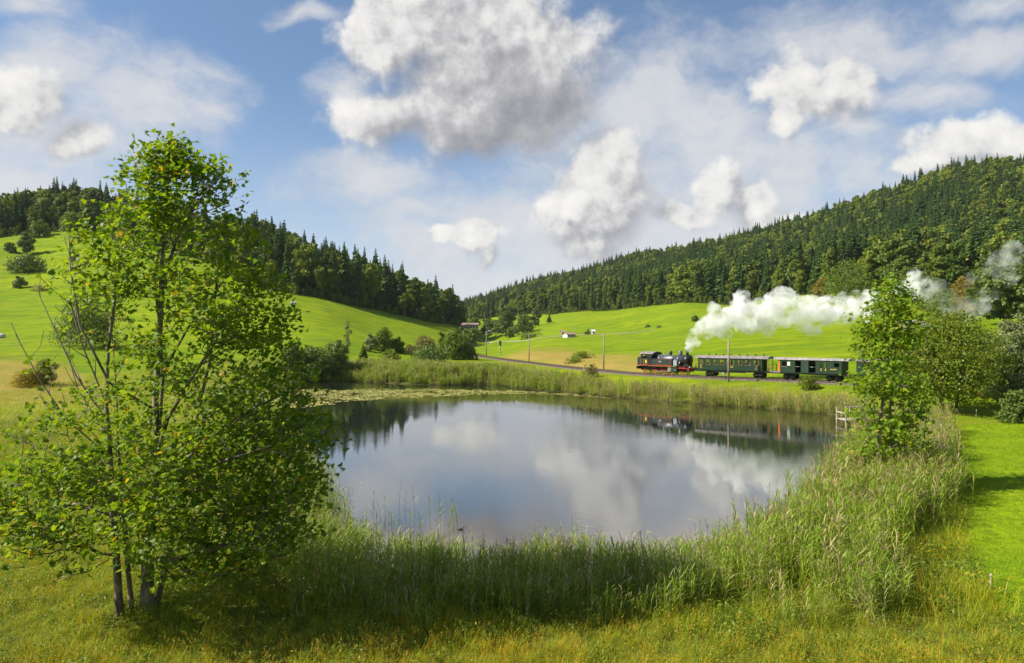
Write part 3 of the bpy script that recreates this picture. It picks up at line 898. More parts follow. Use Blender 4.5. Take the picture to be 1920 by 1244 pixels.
def reed_clump(seed, stems, h, dry=0.0, plume=0.3, spread=0.28, wide=1.0, leaves=9):
    rs = np.random.RandomState(seed); V, F, M = [], [], []
    for i in range(stems):
        reed_stem(V, F, M, rs.normal() * spread, rs.normal() * spread, h * rs.uniform(.72, 1.08), rs, rs.rand() < dry, rs.rand() < plume, leaves, wide)
    return mesh_np('reed_clump', V, F, [REED, REED_DRY, PLUME], mat_idx=M)

def grass_tuft(seed, blades, h, mats, spread=0.16, w=0.006, gold=0.0, name='grass_tuft', seeds=0, droop=(0.3, 1.4)):
    rs = np.random.RandomState(seed); V, F, M = [], [], []
    for i in range(blades):
        strip(V, F, M, (rs.normal() * spread, rs.normal() * spread, -0.05), rs.rand() * 6.28, h * rs.uniform(.5, 1.15), w * rs.uniform(.7, 1.3), rs.uniform(1.0, 1.5), rs.uniform(*droop), 3, 1 if rs.rand() < gold else 0, rs)
    for i in range(seeds):
        x, y = rs.normal(size=2) * spread; H = h * rs.uniform(.9, 1.4)
        strip(V, F, M, (x, y, 0), rs.rand() * 6.28, H, 0.004, 1.45, 0.15, 2, 1, rs)
        for q in range(5):
            strip(V, F, M, (x + rs.normal() * .015, y + rs.normal() * .015, H * (.80 + .05 * q)), rs.rand() * 6.28, 0.07, 0.009, 0.9, .6, 2, 1, rs)
    return mesh_np(name, V, F, mats, mat_idx=M)

def herb_tuft(seed, n, h, spread, size, name='herb_tuft'):
    rs = np.random.RandomState(seed)
    c = np.column_stack([rs.normal(size=n) * spread, rs.normal(size=n) * spread, rs.rand(n) ** .7 * h])
    v, f = quads_at(c, rs.normal(size=(n, 3)) * .6 + np.array([0, 0, .8]), size * (.6 + .8 * rs.rand(n)), rs, .45)
    return mesh_np(name, v, f, HERB)

def fill(x0, x1, y0, y1, density, seed):
    rs = np.random.RandomState(seed); n = int((x1 - x0) * (y1 - y0) * density)
    return rs.uniform(x0, x1, n), rs.uniform(y0, y1, n), rs

def view(x, y, m=80):
    px = 960 + x / np.maximum(y, 1) * FPX
    return (px > -m) & (px < 1920 + m) & (y > 6)

def lay(name, protos, x, y, rs, smin, smax, label, sink=0.0, tilt=0.12, fac=None):
    z = ground(x, y)
    s = rs.uniform(smin, smax, len(x))
    if fac is not None: s = s * fac
    return scatter(name, protos, np.column_stack([x, y, z - sink]), rs.uniform(0, 6.28, len(x)), s, label, tilt=rs.normal(size=(len(x), 2)) * tilt)

# the reed belt: how far the reeds reach from the water's edge, by place round the pond
def reed_width(x, y):
    """(outer reach, inner reach, height factor, dryness)"""
    near = 1 - sstep(26, 40, y - np.abs(x) * 0.25)
    right = sstep(6, 14, x) * (1 - sstep(58, 68, y))
    left = sstep(3, 9, -x) * sstep(30, 44, y) * (1 - sstep(90, 110, y))
    far = sstep(66, 76, y + np.maximum(-x, 0) * 0.0) * sstep(-46, -30, x)
    outer = 0.6 + near * 5.4 + right * 6.0 + far * (4.2 - 2.2 * sstep(8, 18, x) * sstep(68, 74, y) + 9.0 * (1 - sstep(-6, 2, x)) * sstep(115, 121, y)) + left * 1.2
    return outer, near, right, left, far

def reeds():
    g = [reed_clump(10 + k, 6, 2.0, 0.03, 0.08, .28, 1.75, 9) for k in range(6)]
    gd = [reed_clump(20 + k, 6, 2.15, 0.30, 0.35, .28, 1.5, 8) for k in range(6)]
    # near and right belt
    x, y, rs = fill(-24, 45, 15, 68, 6.8, 31)
    d = poly_sd(POND, x, y); outer, near, right, left, far = reed_width(x, y)
    lw = poly_sd(LAWN, x, y)
    prob = sstep(-0.9, 0.2, d) * sstep(16.2, 20.5, y + .8 * hummock(x, y, .9, 3.) + .6 * (x < 3)) * (1 - sstep(outer - 1.6, outer + 0.6, d + 0.8 * hummock(x, y, .8, 2.))) * sstep(0, 1.0, lw - 2.6 * (1 - sstep(24, 36, y)) - .1 + .6 * hummock(x, y, .7, 6.)) * np.maximum(near, np.maximum(right, left * .8)) * (0.72 + .45 * hummock(x, y, 1.1, 2.5))
    gap = np.where((x < -3) & (y > 24) & (y < 33), 0.85, 1.0)
    k = view(x, y) & (rs.rand(len(x)) < prob * gap)
    x, y, d, right = x[k], y[k], d[k], right[k]
    dryp = 0.10 + 0.55 * right * sstep(26, 42, y) * (1 - sstep(5, 9, d))
    dry = rs.rand(len(x)) < dryp
    hf = 0.80 + 0.24 * right + 0.12 * hummock(x, y, .6, 7.)
    hf = hf * np.where(d > 0, 1 - 0.35 * sstep(3.2, 6.5, d) * (1 - right), 1.0)
    hf = hf * (0.5 + 0.5 * sstep(16.4, 20.8, y)) * (1 + .16 * hummock(x, y, 1.7, 4.))
    lay('near_reeds', g, x[~dry], y[~dry], rs, .82, 1.12, 'dense green reeds along the near bank of the pond', 0.05, .08, hf[~dry])
    lay('dry_reeds', gd, x[dry], y[dry], rs, .85, 1.15, 'pale half dry reeds with plumes on the bank', 0.05, .08, hf[dry])
    # far belt
    g2 = [reed_clump(40 + k, 9, 1.9, 0.05, 0.15, .42, 3.0, 8) for k in range(4)]
    g3 = [reed_clump(50 + k, 9, 1.95, 0.72, 0.7, .42, 2.0, 6) for k in range(4)]
    x, y, rs = fill(-46, 42, 62, 150, 2.2, 32)
    d = poly_sd(POND, x, y); outer, near, right, left, far = reed_width(x, y)
    prob = sstep(-0.9, -.1, d) * (1 - sstep(outer - 1.5, outer + 1.0, d + 1.0 * hummock(x, y, .4, 2.))) * far
    dt, _ = line_near(TRACK, x, y)
    k = view(x, y) & (rs.rand(len(x)) < prob) & (dt > 5)
    x, y, d = x[k], y[k], d[k]
    dry = rs.rand(len(x)) < 0.12 + 0.66 * sstep(4, 22, x)
    hf = 1.0 + .15 * hummock(x, y, .3, 3.) - 0.2 * sstep(0, 10, x) * (1 - sstep(16, 24, x)) - .08 * sstep(16, 26, x)
    lay('far_reeds', g2, x[~dry], y[~dry], rs, .85, 1.15, 'green reeds along the far bank of the pond', 0.05, .06, hf[~dry])
    lay('far_dry_reeds', g3, x[dry], y[dry], rs, .85, 1.15, 'straw coloured reeds on the far bank below the train', 0.05, .06, hf[dry])
reeds()

def grasses():
    tg = [grass_tuft(60 + k, 30, .62, [GRASS, GRASS_GOLD], .17, .0062, .07) for k in range(5)]
    gg = [grass_tuft(70 + k, 20, .55, [GRASS, GRASS_GOLD], .18, .006, .35, 'golden_tuft', 7) for k in range(4)]
    hb = [herb_tuft(80 + k, 46, .42, .2, .045) for k in range(3)]
    sh = [grass_tuft(90 + k, 26, .17, [GRASS_SHORT, GRASS_SHORT], .16, .0075, 0, 'lawn_tuft', 0, (.4, 1.6)) for k in range(4)]
    x, y, rs = fill(-46, 46, 9, 60, 17, 33)
    keep = view(x, y) & (rs.rand(len(x)) < np.clip(26.0 / y, 0.25, 1) ** 1.2)
    x, y = x[keep], y[keep]
    d = poly_sd(POND, x, y); lw = poly_sd(LAWN, x, y); outer, near, right, left, far = reed_width(x, y)
    ok = (d > 0.3) & (lw > 0.2)
    inreed = (d < outer - 1.2) & ((near > .5) | (right > .5))
    ok &= ~(inreed & (rs.rand(len(x)) < .55))
    x, y, d = x[ok], y[ok], d[ok]
    goldp = 0.12 + 0.74 * (1 - sstep(14.5, 19.5, y + 1.1 * hummock(x, y, .7, 5.))) + 0.25 * (hummock(x, y, .33, 8.) > .35) + .06 * sstep(8, 12, x) * (1 - sstep(26, 36, y))
    left_green = sstep(4, 9, -x)
    goldp = goldp * (1 - .35 * left_green * sstep(18, 24, y))
    u = rs.rand(len(x))
    gold = u < goldp * .62; herb = (~gold) & (rs.rand(len(x)) < .22 + .25 * (hummock(x, y, .5, 1.) > .3))
    tall = ~gold & ~herb
    big = 1 + 0.55 * sstep(30, 55, y)
    hf = (0.80 + .26 * hummock(x, y, .8, 3.)) * big * (1 + .7 * sstep(8, 11, x) * sstep(18.5, 21, y))
    lay('tall_grass', tg, x[tall], y[tall], rs, .7, 1.2, 'unmown green grass on the near bank', 0, .15, hf[tall])
    lay('golden_grass', gg, x[gold], y[gold], rs, .65, 1.1, 'golden flowering grass in the foreground', 0, .15, hf[gold])
    lay('herbs', hb, x[herb], y[herb], rs, .7, 1.3, 'low leafy herbs among the grass', 0, .15, hf[herb])
    # mown lawn
    x, y, rs = fill(12, 46, 13, 64, 22, 34)
    lw = poly_sd(LAWN, x, y)
    lw = lw + .5 * hummock(x, y, 1.3, 4.) + .4 * hummock(x, y, 3.3, 1.)
    k = view(x, y) & (lw < .5) & (rs.rand(len(x)) < np.clip(24.0 / y, 0.2, 1))
    x, y = x[k], y[k]
    dk = rs.rand(len(x)) < .10 * (1 + hummock(x, y, .5, 6.))
    lay('lawn_weeds', hb, x[dk], y[dk], rs, .25, .55, 'leafy weeds scattered through the mown lawn', 0.02, .2)
    lay('lawn_grass', sh, x, y, rs, .6, 1.1, 'short bright green mown grass beside the reeds', 0, .2, 1 + .5 * sstep(30, 60, y))
    # far rough grass between pond, reeds and track
    tf = [grass_tuft(95 + k, 26, .9, [GRASS, REED_DRY], .5, .016, .25, 'rough_tuft') for k in range(4)]
    x, y, rs = fill(-70, 50, 60, 165, 1.5, 35)
    d = poly_sd(POND, x, y); outer, near, right, left, far = reed_width(x, y); dt, _ = line_near(TRACK, x, y)
    k = view(x, y) & (d > .6) & (d < 30) & (dt > 2.0) & (rs.rand(len(x)) < .9 - .75 * sstep(0, 12, x) - .12 * sstep(outer, outer + 5, d)) & (poly_sd(LAWN, x, y) > 0)
    x, y = x[k], y[k]
    lay('rough_grass', tf, x, y, rs, .5, 1.0, 'rough bank grass round the far side of the pond', 0, .15)
grasses()

def lilies():
    m = leaf_mat('lily_pad', (0.30, 0.31, 0.06), (0.48, 0.45, 0.12), (0.26, 0.20, 0.06), .18, trans=0.05, per_object=.9, spec=.3)
    pads = []
    for k in range(3):
        rs = np.random.RandomState(k); V, F = [], []
        for q in range(5):
            cx, cyy = rs.normal(size=2) * .32; r = rs.uniform(.12, .22); o = len(V); a0 = rs.rand() * 6.28
            V.append((cx, cyy, .012))
            for i in range(9): V.append((cx + r * math.cos(a0 + i * .74), cyy + r * math.sin(a0 + i * .74), .012 + rs.rand() * .03))
            for i in range(8): F.append((o, o + 1 + i, o + 2 + i))
        pads.append(mesh_np('lily_pads', V, F, m))
    x, y, rs = fill(-40, 14, 84, 121, 2.6, 36)
    px = 960 + x / y * FPX; py = HZ + CAMH / y * FPX
    top = np.interp(px, [500, 560, 800, 960, 1100, 1140], [733, 731, 730, 733, 741, 747]); bot = np.interp(px, [500, 560, 640, 760, 900, 960, 1100, 1140], [775, 768, 755, 747, 741, 739, 744, 748])
    inside = sstep(-1, 1.5, py - top) * sstep(-1.5, 3, bot - py)
    n = hummock(x * .5, y * 1.5, .5, 2.) * .5 + hummock(x * .6, y * 2.2, 1.3, 5.) * .4
    k = (poly_sd(POND, x, y) < -.5) & (rs.rand(len(x)) < inside * np.clip(.75 + n, 0.05, 1))
    scatter('lily_pads', pads, np.column_stack([x[k], y[k], np.zeros(k.sum())]), rs.uniform(0, 6.28, k.sum()), rs.uniform(.7, 1.2, k.sum()), 'mat of yellowed floating leaves on the far end of the pond')
    # weed and leaf litter breaking the surface off the near bank
    x, y, rs = fill(-10, 24, 26, 46, 1.6, 37)
    d = poly_sd(POND, x, y)
    k = (d < -.3) & (d > -5.5) & (rs.rand(len(x)) < .22 * np.exp((d + .3) / 2.2) * (1 + hummock(x, y, .6, 3.)) * (1 + 2 * (x > 5)))
    scatter('floating_weed', pads, np.column_stack([x[k], y[k], np.full(k.sum(), -.006)]), rs.uniform(0, 6.28, k.sum()), rs.uniform(.10, .32, k.sum()), 'bits of brown weed floating in the shallows')
lilies()
# ------------------------------------------------------------------ single trees and bushes
def hit(px, py):
    """where the line of sight through this place of the photograph meets the land"""
    D = np.exp(np.linspace(math.log(11), math.log(1500), 3000))
    x = (px - 960) / FPX * D; zr = CAMH + (HZ - py) / FPX * D
    g = ground(x, D)
    w = np.where(g >= zr)[0]
    i = w[0] if len(w) else len(D) - 1
    return Vector((x[i], D[i], g[i]))

MAPLE_LEAF = leaf_mat('maple_leaf', (0.070, 0.150, 0.014), (0.245, 0.345, 0.018), (0.40, 0.30, 0.025), 0.03, trans=0.50, per_object=0.0, spec=0.22, rough=0.5)
YOUNG_LEAF = leaf_mat('young_leaf', (0.120, 0.215, 0.012), (0.250, 0.360, 0.020), (0.42, 0.36, 0.03), 0.03, trans=0.50, per_object=0.0, spec=0.2, rough=0.5)
MAPLE_BARK = bark_mat('maple_bark', (0.060, 0.050, 0.036), (0.24, 0.20, 0.14), 5.0)
DEAD_BARK = bark_mat('grey_twig', (0.16, 0.13, 0.095), (0.30, 0.25, 0.19), 5.0)

LEAF_OUT = [(0, 0), (.16, .10), (.42, .02), (.34, .20), (.52, .40), (.30, .44), (.26, .62), (.12, .56), (0, 1.0)]
def leaf_cloud(cen, nrm, size, rs, fold=0.22):
    """five-lobed leaves, each two halves folded along the midrib"""
    n = len(cen)
    nrm = nrm / (np.linalg.norm(nrm, axis=1)[:, None] + 1e-9)
    r = rs.normal(size=(n, 3)); r[:, 2] -= 0.5
    t = r - nrm * (r * nrm).sum(1)[:, None]; t /= np.linalg.norm(t, axis=1)[:, None] + 1e-9
    sdir = np.cross(nrm, t)
    o = np.array(LEAF_OUT); k = len(o)
    loc = np.concatenate([o, o[1:-1] * [-1, 1]])          # 9 right (with midrib ends) + 7 left
    s = np.asarray(size).reshape(-1, 1, 1)
    a = loc[None, :, 0, None] * sdir[:, None, :]; b = (loc[None, :, 1, None] - .4) * t[:, None, :]
    up = (np.abs(loc[:, 0]) * fold - .25 * (loc[:, 1] - .4) ** 2)[None, :, None] * nrm[:, None, :]
    v = cen[:, None, :] + s * (a + b + up)
    m = len(loc)
    right = list(range(k)); left = [0] + [k + i for i in range(k - 2)] + [k - 1]
    f = []
    for i in range(n):
        q = i * m
        f.append([q + j for j in right]); f.append([q + j for j in left[::-1]])
    return v.reshape(-1, 3), f

class Skeleton:
    """stems and limbs first; then every leaf cluster is joined to the nearest wood below it"""
    def __init__(s): s.p, s.par, s.own = [], [], []
    def path(s, pts, parent=None, own=0, step=0.25):
        last = parent
        pts = [Vector(q) for q in pts]
        ids = []
        for i, q in enumerate(pts):
            if i == 0 and parent is not None: continue
            a = pts[i - 1] if i else q
            n = max(1, int((q - a).length / step)) if i else 1
            for j in range(1, n + 1):
                s.p.append(a.lerp(q, j / n) if i else q); s.par.append(-1 if last is None else last); s.own.append(own)
                last = len(s.p) - 1; ids.append(last)
        return ids
    def nearest(s, q, below=0.35):
        A = s._arr()
        d = A - np.array(q)
        c = np.sqrt((d ** 2).sum(1)) + np.maximum(0, d[:, 2] + below) * 1.1
        return int(c.argmin())
    def _arr(s):
        if getattr(s, '_n', -1) != len(s.p):
            s._a = np.array([tuple(v) for v in s.p]); s._n = len(s.p)
        return s._a
    def radii(s, tip, power=0.48):
        n = len(s.p); cnt = np.zeros(n)
        kids = np.zeros(n, int)
        for i in range(n):
            if s.par[i] >= 0: kids[s.par[i]] += 1
        order = range(n - 1, -1, -1)
        for i in order:
            if kids[i] == 0: cnt[i] = 1
            if s.par[i] >= 0: cnt[s.par[i]] += cnt[i]
        return tip * np.maximum(cnt, 1) ** power

def chains(sk, sel):
    """runs of wood, each drawn as one tapering tube"""
    kids = {}
    for i in sel:
        kids.setdefault(sk.par[i], []).append(i)
    sels = set(sel); done = set(); out = []
    for i in sel:
        if i in done: continue
        if sk.par[i] in sels and sk.par[i] in done is False: continue
        ch = ([sk.par[i]] if sk.par[i] >= 0 else []) + [i]; done.add(i); c = i
        while True:
            nx = [q for q in kids.get(c, []) if q not in done]
            if not nx: break
            c = nx[0]; done.add(c); ch.append(c)
        out.append(ch)
    return out

def row_sampler(rows, n, rs, dens=None):
    rows = sorted(rows); ys = np.array([r[0] for r in rows], float); xl = np.array([r[1] for r in rows], float); xr = np.array([r[2] for r in rows], float)
    out = []
    while len(out) < n:
        y = rs.uniform(ys[0], ys[-1]); a, b = np.interp(y, ys, xl), np.interp(y, ys, xr)
        if rs.rand() > (b - a) / (xr - xl).max(): continue
        u = rs.uniform(-1, 1); x = (a + b) / 2 + u * (b - a) / 2
        w = rs.uniform(-1, 1)
        if u * u + w * w > 1 or (u * u + w * w) < 0.18 * rs.rand(): continue
        if dens is not None and rs.rand() > dens(x, y): continue
        q = Vector((x / 52.0, y / 38.0, w * (b - a) / 95.0 + 3.3))
        edge = u * u + w * w
        if mnoise.noise(q) + .35 * mnoise.noise(q * 2.3) < -.02 + .16 * edge - .25 * (y > 700) * (x < 640) - .3 * (y < 330) - .3 * (x > 1500) * (y < 610): continue
        out.append((x, y, w, (b - a) / 2))
    return out

def grown_tree(name, label, cat, base_px, base_py, D, stems, limbs, bare, rows, dens, nclus, per, leaf, lmat, bark, seed, depth=.8, tip=.0075, group=None, dead_label=None, single=300, clus_r=.30):
    rs = np.random.RandomState(seed)
    k = D / FPX
    bx = (base_px - 960) * k; base = Vector((bx, D, gz(bx, D)))
    def W(px, py, dy): return Vector(((px - base_px) * k, dy, (base_py - py) * k))
    e = tag(empty(name, base), label, cat, group)
    sk = Skeleton()
    stem_ids = []
    for i, st in enumerate(stems):
        stem_ids.append(sk.path([W(*q) for q in st], None, i + 1))
    for lb in limbs:
        q0 = W(*lb[0]); n = sk.nearest(q0, 0); sk.path([sk.p[n]] + [W(*q) for q in lb[1:]], n, 50)
    cl = row_sampler(rows, nclus, rs, dens)
    pts = [W(x, y, w * hw * k * depth * (1 + 0 * y)) for (x, y, w, hw) in cl]
    A = sk._arr()
    dist = [np.sqrt(((A - np.array(q)) ** 2).sum(1)).min() for q in pts]
    ends = []
    for i in np.argsort(dist):
        q = pts[i]
        n = sk.nearest(q); a = sk.p[n]
        mid = a.lerp(q, .5) + Vector((rs.normal() * .06, rs.normal() * .06, -0.06 * (q - a).length + rs.normal() * .05))
        ids = sk.path([a, mid, q], n, 60, .3)
        ends.append(q)
    # bare branches
    bare_ids = []
    for lb in bare:
        q0 = W(*lb[0]); n = sk.nearest(q0, 0); ids = sk.path([sk.p[n]] + [W(*q) for q in lb[1:]], n, 70)
        bare_ids += ids
        for j in ids[2::2]:
            a = sk.p[j]; L = rs.uniform(.35, 1.0)
            dv = Vector((rs.normal() - .35, rs.normal() * .8, abs(rs.normal()) + .5)).normalized() * L
            bare_ids += sk.path([a, a + dv * .55 + Vector((0, 0, .03)), a + dv + Vector((rs.normal() * .1, 0, .16 * L))], j, 70)
    rad = sk.radii(tip)
    allow = {}
    def wood(nm, sel, n, mats, lab=None):
        mb = MB()
        for ch in chains(sk, sel):
            if len(ch) < 2: continue
            r = [float(rad[c]) for c in ch]
            if sk.own[ch[0]] != sk.own[ch[1]]: r[0] = min(r[0], r[1] * 1.25)
            mb.tube([sk.p[c] for c in ch], r, n, caps=False)
        o = mb.build(nm, mats, e)
        if lab: o['label'] = lab
        return o
    for i, ids in enumerate(stem_ids):
        # root flare
        for c in ids: rad[c] = rad[c] * (1 + .45 * math.exp(-max(0, sk.p[c].z) / .35))
        wood('trunk', ids, 9, bark)
    lim = [i for i in range(len(sk.p)) if sk.own[i] == 50]
    for ch in chains(sk, lim):
        ids = [c for c in ch if sk.own[c] == 50]
        wood('limb', ids, 6, bark)
    tw = [i for i in range(len(sk.p)) if sk.own[i] == 60]
    tag(wood('twigs', tw, 4, bark), kind='stuff')
    if bare_ids: wood('bare_branches', bare_ids, 4, DEAD_BARK, dead_label)['kind'] = 'stuff'
    # leaves
    C = []
    for q in ends:
        m = rs.poisson(per)
        off = rs.normal(size=(m, 3)) * np.array([1, 1, .55]) * clus_r
        C.append(np.array(q) + off)
    C = np.concatenate(C); n = len(C)
    nr = rs.normal(size=(n, 3)) * .55 + np.array([-.25, -.1, .85])
    sz = leaf * rs.uniform(.65, 1.25, n)
    # the largest of those nearest the viewer are leaves of their own
    if single:
        score = sz * (1 - C[:, 1] * .12) * (0.6 + .8 * rs.rand(n))
        top = np.argsort(-score)[:single]
        msk = np.zeros(n, bool); msk[top] = True
        lv, lf = leaf_cloud(np.zeros((4, 3)), np.tile([0, 0, 1.0], (4, 1)), np.ones(4), np.random.RandomState(3))
        lmesh = [mesh_np('leaf', lv[16 * q:16 * q + 16], [[i - 16 * q for i in lf[2 * q]], [i - 16 * q for i in lf[2 * q + 1]]], lmat) for q in range(4)]
        for i in top:
            o = link('leaf', lmesh[i % 4], e)
            o.location = C[i]; o.scale = (sz[i],) * 3
            o.rotation_euler = Vector(nr[i]).to_track_quat('Z', 'Y').to_euler(); o.rotation_euler.rotate_axis('Z', rs.rand() * 6.28)
        C, nr, sz = C[~msk], nr[~msk], sz[~msk]
    v, f = leaf_cloud(C, nr, sz, rs)
    o = link('crown', mesh_np('crown', v, f, lmat), e)
    o['kind'] = 'stuff'
    return e

MAPLE_ROWS = [(243, 308, 336), (290, 255, 385), (325, 235, 445), (360, 205, 432), (400, 188, 455), (440, 150, 485), (500, 138, 532), (560, 138, 548), (620, 140, 565), (680, 118, 585), (740, 100, 605), (800, 60, 632), (860, 18, 612), (920, 6, 602), (965, 8, 590), (1000, 40, 575), (1045, 330, 520)]
def maple_dens(x, y):
    d = 1.0
    if 560 < y < 830 and x < 235: d = .34 if x > 130 else .16
    if y > 830 and 205 < x < 320: d = .30
    if y > 985 and x < 330: d = .12
    if y > 560 and 220 < x < 335: d = .34
    if 640 < y < 800 and 330 < x < 420: d = .7
    if x > 560 and y < 780: d *= .8
    return d
grown_tree('maple_tree', 'tall many stemmed maple with spreading leafy crown on the near bank', 'tree', 270, 1133, 20.0,
    [[(276, 1140, 0), (277, 1040, 0), (288, 940, 0), (291, 830, .1), (288, 740, .1), (292, 640, .2), (300, 520, .1), (305, 420, 0), (315, 330, 0), (320, 252, 0)],
     [(236, 1146, -.3), (232, 1040, -.35), (226, 930, -.4), (226, 840, -.5), (222, 740, -.6), (226, 640, -.6), (232, 540, -.4), (240, 460, -.3), (246, 380, -.2)],
     [(262, 1136, .2), (262, 1010, .4), (267, 900, .6), (272, 800, .8), (276, 700, .9), (270, 600, .9), (262, 500, .8), (282, 400, .8)],
     [(243, 1130, .1), (226, 1020, .3), (214, 940, .5), (192, 840, .8), (182, 740, 1.0), (175, 640, 1.0), (170, 560, .9)],
     [(282, 1136, .3), (300, 1010, .8), (306, 900, 1.2), (325, 780, 1.5), (350, 660, 1.6), (365, 540, 1.4), (380, 430, 1.2)]],
    [[(290, 850, 0), (330, 770, -.5), (380, 700, -.8), (430, 630, -1.0), (480, 560, -1.0)], [(291, 890, 0), (340, 850, .5), (400, 800, .8), (450, 760, 1.2), (530, 720, 1.5)],
     [(290, 940, 0), (330, 900, -.8), (400, 855, -1.5), (470, 830, -2.0), (560, 800, -2.2)], [(287, 1000, 0), (340, 975, .6), (420, 950, 1.2), (520, 930, 1.5), (585, 900, 1.6)],
     [(280, 1040, 0), (350, 1020, -.8), (450, 985, -1.4), (540, 960, -1.6)], [(292, 700, .1), (330, 600, .8), (400, 500, 1.0), (450, 440, 1.0)],
     [(291, 760, .1), (250, 700, -1.2), (215, 600, -1.6), (190, 500, -1.4), (180, 440, -1.2)],
     [(226, 905, -.4), (160, 895, -1.0), (90, 880, -1.2), (25, 890, -1.2)], [(227, 950, -.4), (150, 930, -.2), (80, 945, .3), (30, 965, .4)], [(214, 940, .5), (150, 900, 1.4), (70, 860, 1.8), (40, 850, 1.9)],
     [(300, 520, .1), (350, 440, -.6), (400, 370, -.8), (430, 335, -.8)]],
    [[(226, 872, -.4), (170, 842, -.8), (110, 815, -1.0), (60, 788, -1.1), (25, 755, -1.0)], [(224, 832, -.5), (160, 765, -.9), (120, 690, -1.1), (85, 615, -1.2)], [(226, 770, -.6), (180, 690, -.9), (152, 620, -1.0), (118, 545, -1.0)],
     [(190, 830, .8), (140, 780, 1.0), (100, 720, 1.1), (72, 640, 1.2)], [(222, 740, -.6), (205, 640, -1.2), (190, 560, -1.4), (195, 480, -1.4)], [(291, 930, 0), (340, 925, -1.2), (370, 940, -1.6)], [(231, 1020, -.35), (200, 1040, -.9), (150, 1048, -1.2)]],
    MAPLE_ROWS, maple_dens, 1330, 16.0, 0.19, MAPLE_LEAF, MAPLE_BARK, 5, depth=.78, tip=.0092, dead_label='leafless grey branches')

YR = [(505, 1656, 1672), (545, 1638, 1706), (580, 1620, 1714), (620, 1608, 1720), (660, 1604, 1710), (700, 1594, 1718), (740, 1592, 1728), (780, 1594, 1738), (820, 1602, 1744), (860, 1620, 1740), (900, 1652, 1740), (935, 1690, 1738)]
def young_dens(x, y):
    if y < 640 and 1676 < x < 1690: return .35
    if 640 < y < 720 and x < 1625: return .6
    return 1.0
grown_tree('young_tree', 'slender bright green young tree rising from the reeds on the right bank', 'tree', 1662, 905, 36.5,
    [[(1656, 915, 0), (1650, 850, 0), (1648, 780, 0), (1660, 700, 0), (1668, 600, 0), (1662, 522, 0)], [(1690, 915, .4), (1684, 840, .6), (1682, 760, .7), (1690, 680, .8), (1698, 600, .8), (1702, 550, .8)], [(1712, 910, -.2), (1720, 850, -.4), (1722, 800, -.5), (1730, 740, -.4)]],
    [[(1650, 840, 0), (1625, 790, -.4), (1606, 740, -.6)], [(1660, 720, 0), (1635, 670, .4), (1612, 630, .6)], [(1684, 800, .6), (1720, 760, 0), (1740, 780, -.3)], [(1650, 780, 0), (1620, 820, -.8), (1604, 800, -1.0)]],
    [], YR, young_dens, 540, 13.0, 0.25, YOUNG_LEAF, MAPLE_BARK, 9, depth=.9, tip=.008, single=200, clus_r=.36)

# ---- bushes and trees of the middle distance
F_DARK = leaf_mat('dark_foliage', (0.054, 0.100, 0.020), (0.140, 0.195, 0.030), trans=.25, per_object=.3)
F_OLIVE = leaf_mat('olive_foliage', (0.080, 0.125, 0.012), (0.215, 0.270, 0.018), (.26, .20, .03), .05, trans=.38, per_object=.15)
F_GREEN = leaf_mat('green_foliage', (0.075, 0.130, 0.014), (0.175, 0.240, 0.024), trans=.35, per_object=.3)
F_BRIGHT = leaf_mat('bright_foliage', (0.110, 0.190, 0.012), (0.230, 0.310, 0.018), trans=.4, per_object=.2)
F_BROWN = leaf_mat('brown_foliage', (0.150, 0.150, 0.045), (0.280, 0.260, 0.085), trans=.3, per_object=.2)
F_ORANGE = leaf_mat('orange_foliage', (0.17, 0.130, 0.020), (0.30, 0.220, 0.030), (.20, .20, .03), .2, trans=.35, per_object=.1)
F_PALE = leaf_mat('pale_foliage', (0.30, 0.30, 0.14), (0.50, 0.48, 0.27), trans=.3, per_object=.1, tr_col=(1, 1, .8))
F_GREY = leaf_mat('willow_foliage', (0.115, 0.150, 0.055), (0.27, 0.295, 0.125), (.11, .15, .04), .2, trans=.35, per_object=.1, tr_col=(1.1, 1.1, .7))
F_YELLOW = leaf_mat('yellow_foliage', (0.19, 0.17, 0.018), (0.36, 0.29, 0.022), trans=.35, per_object=.2)

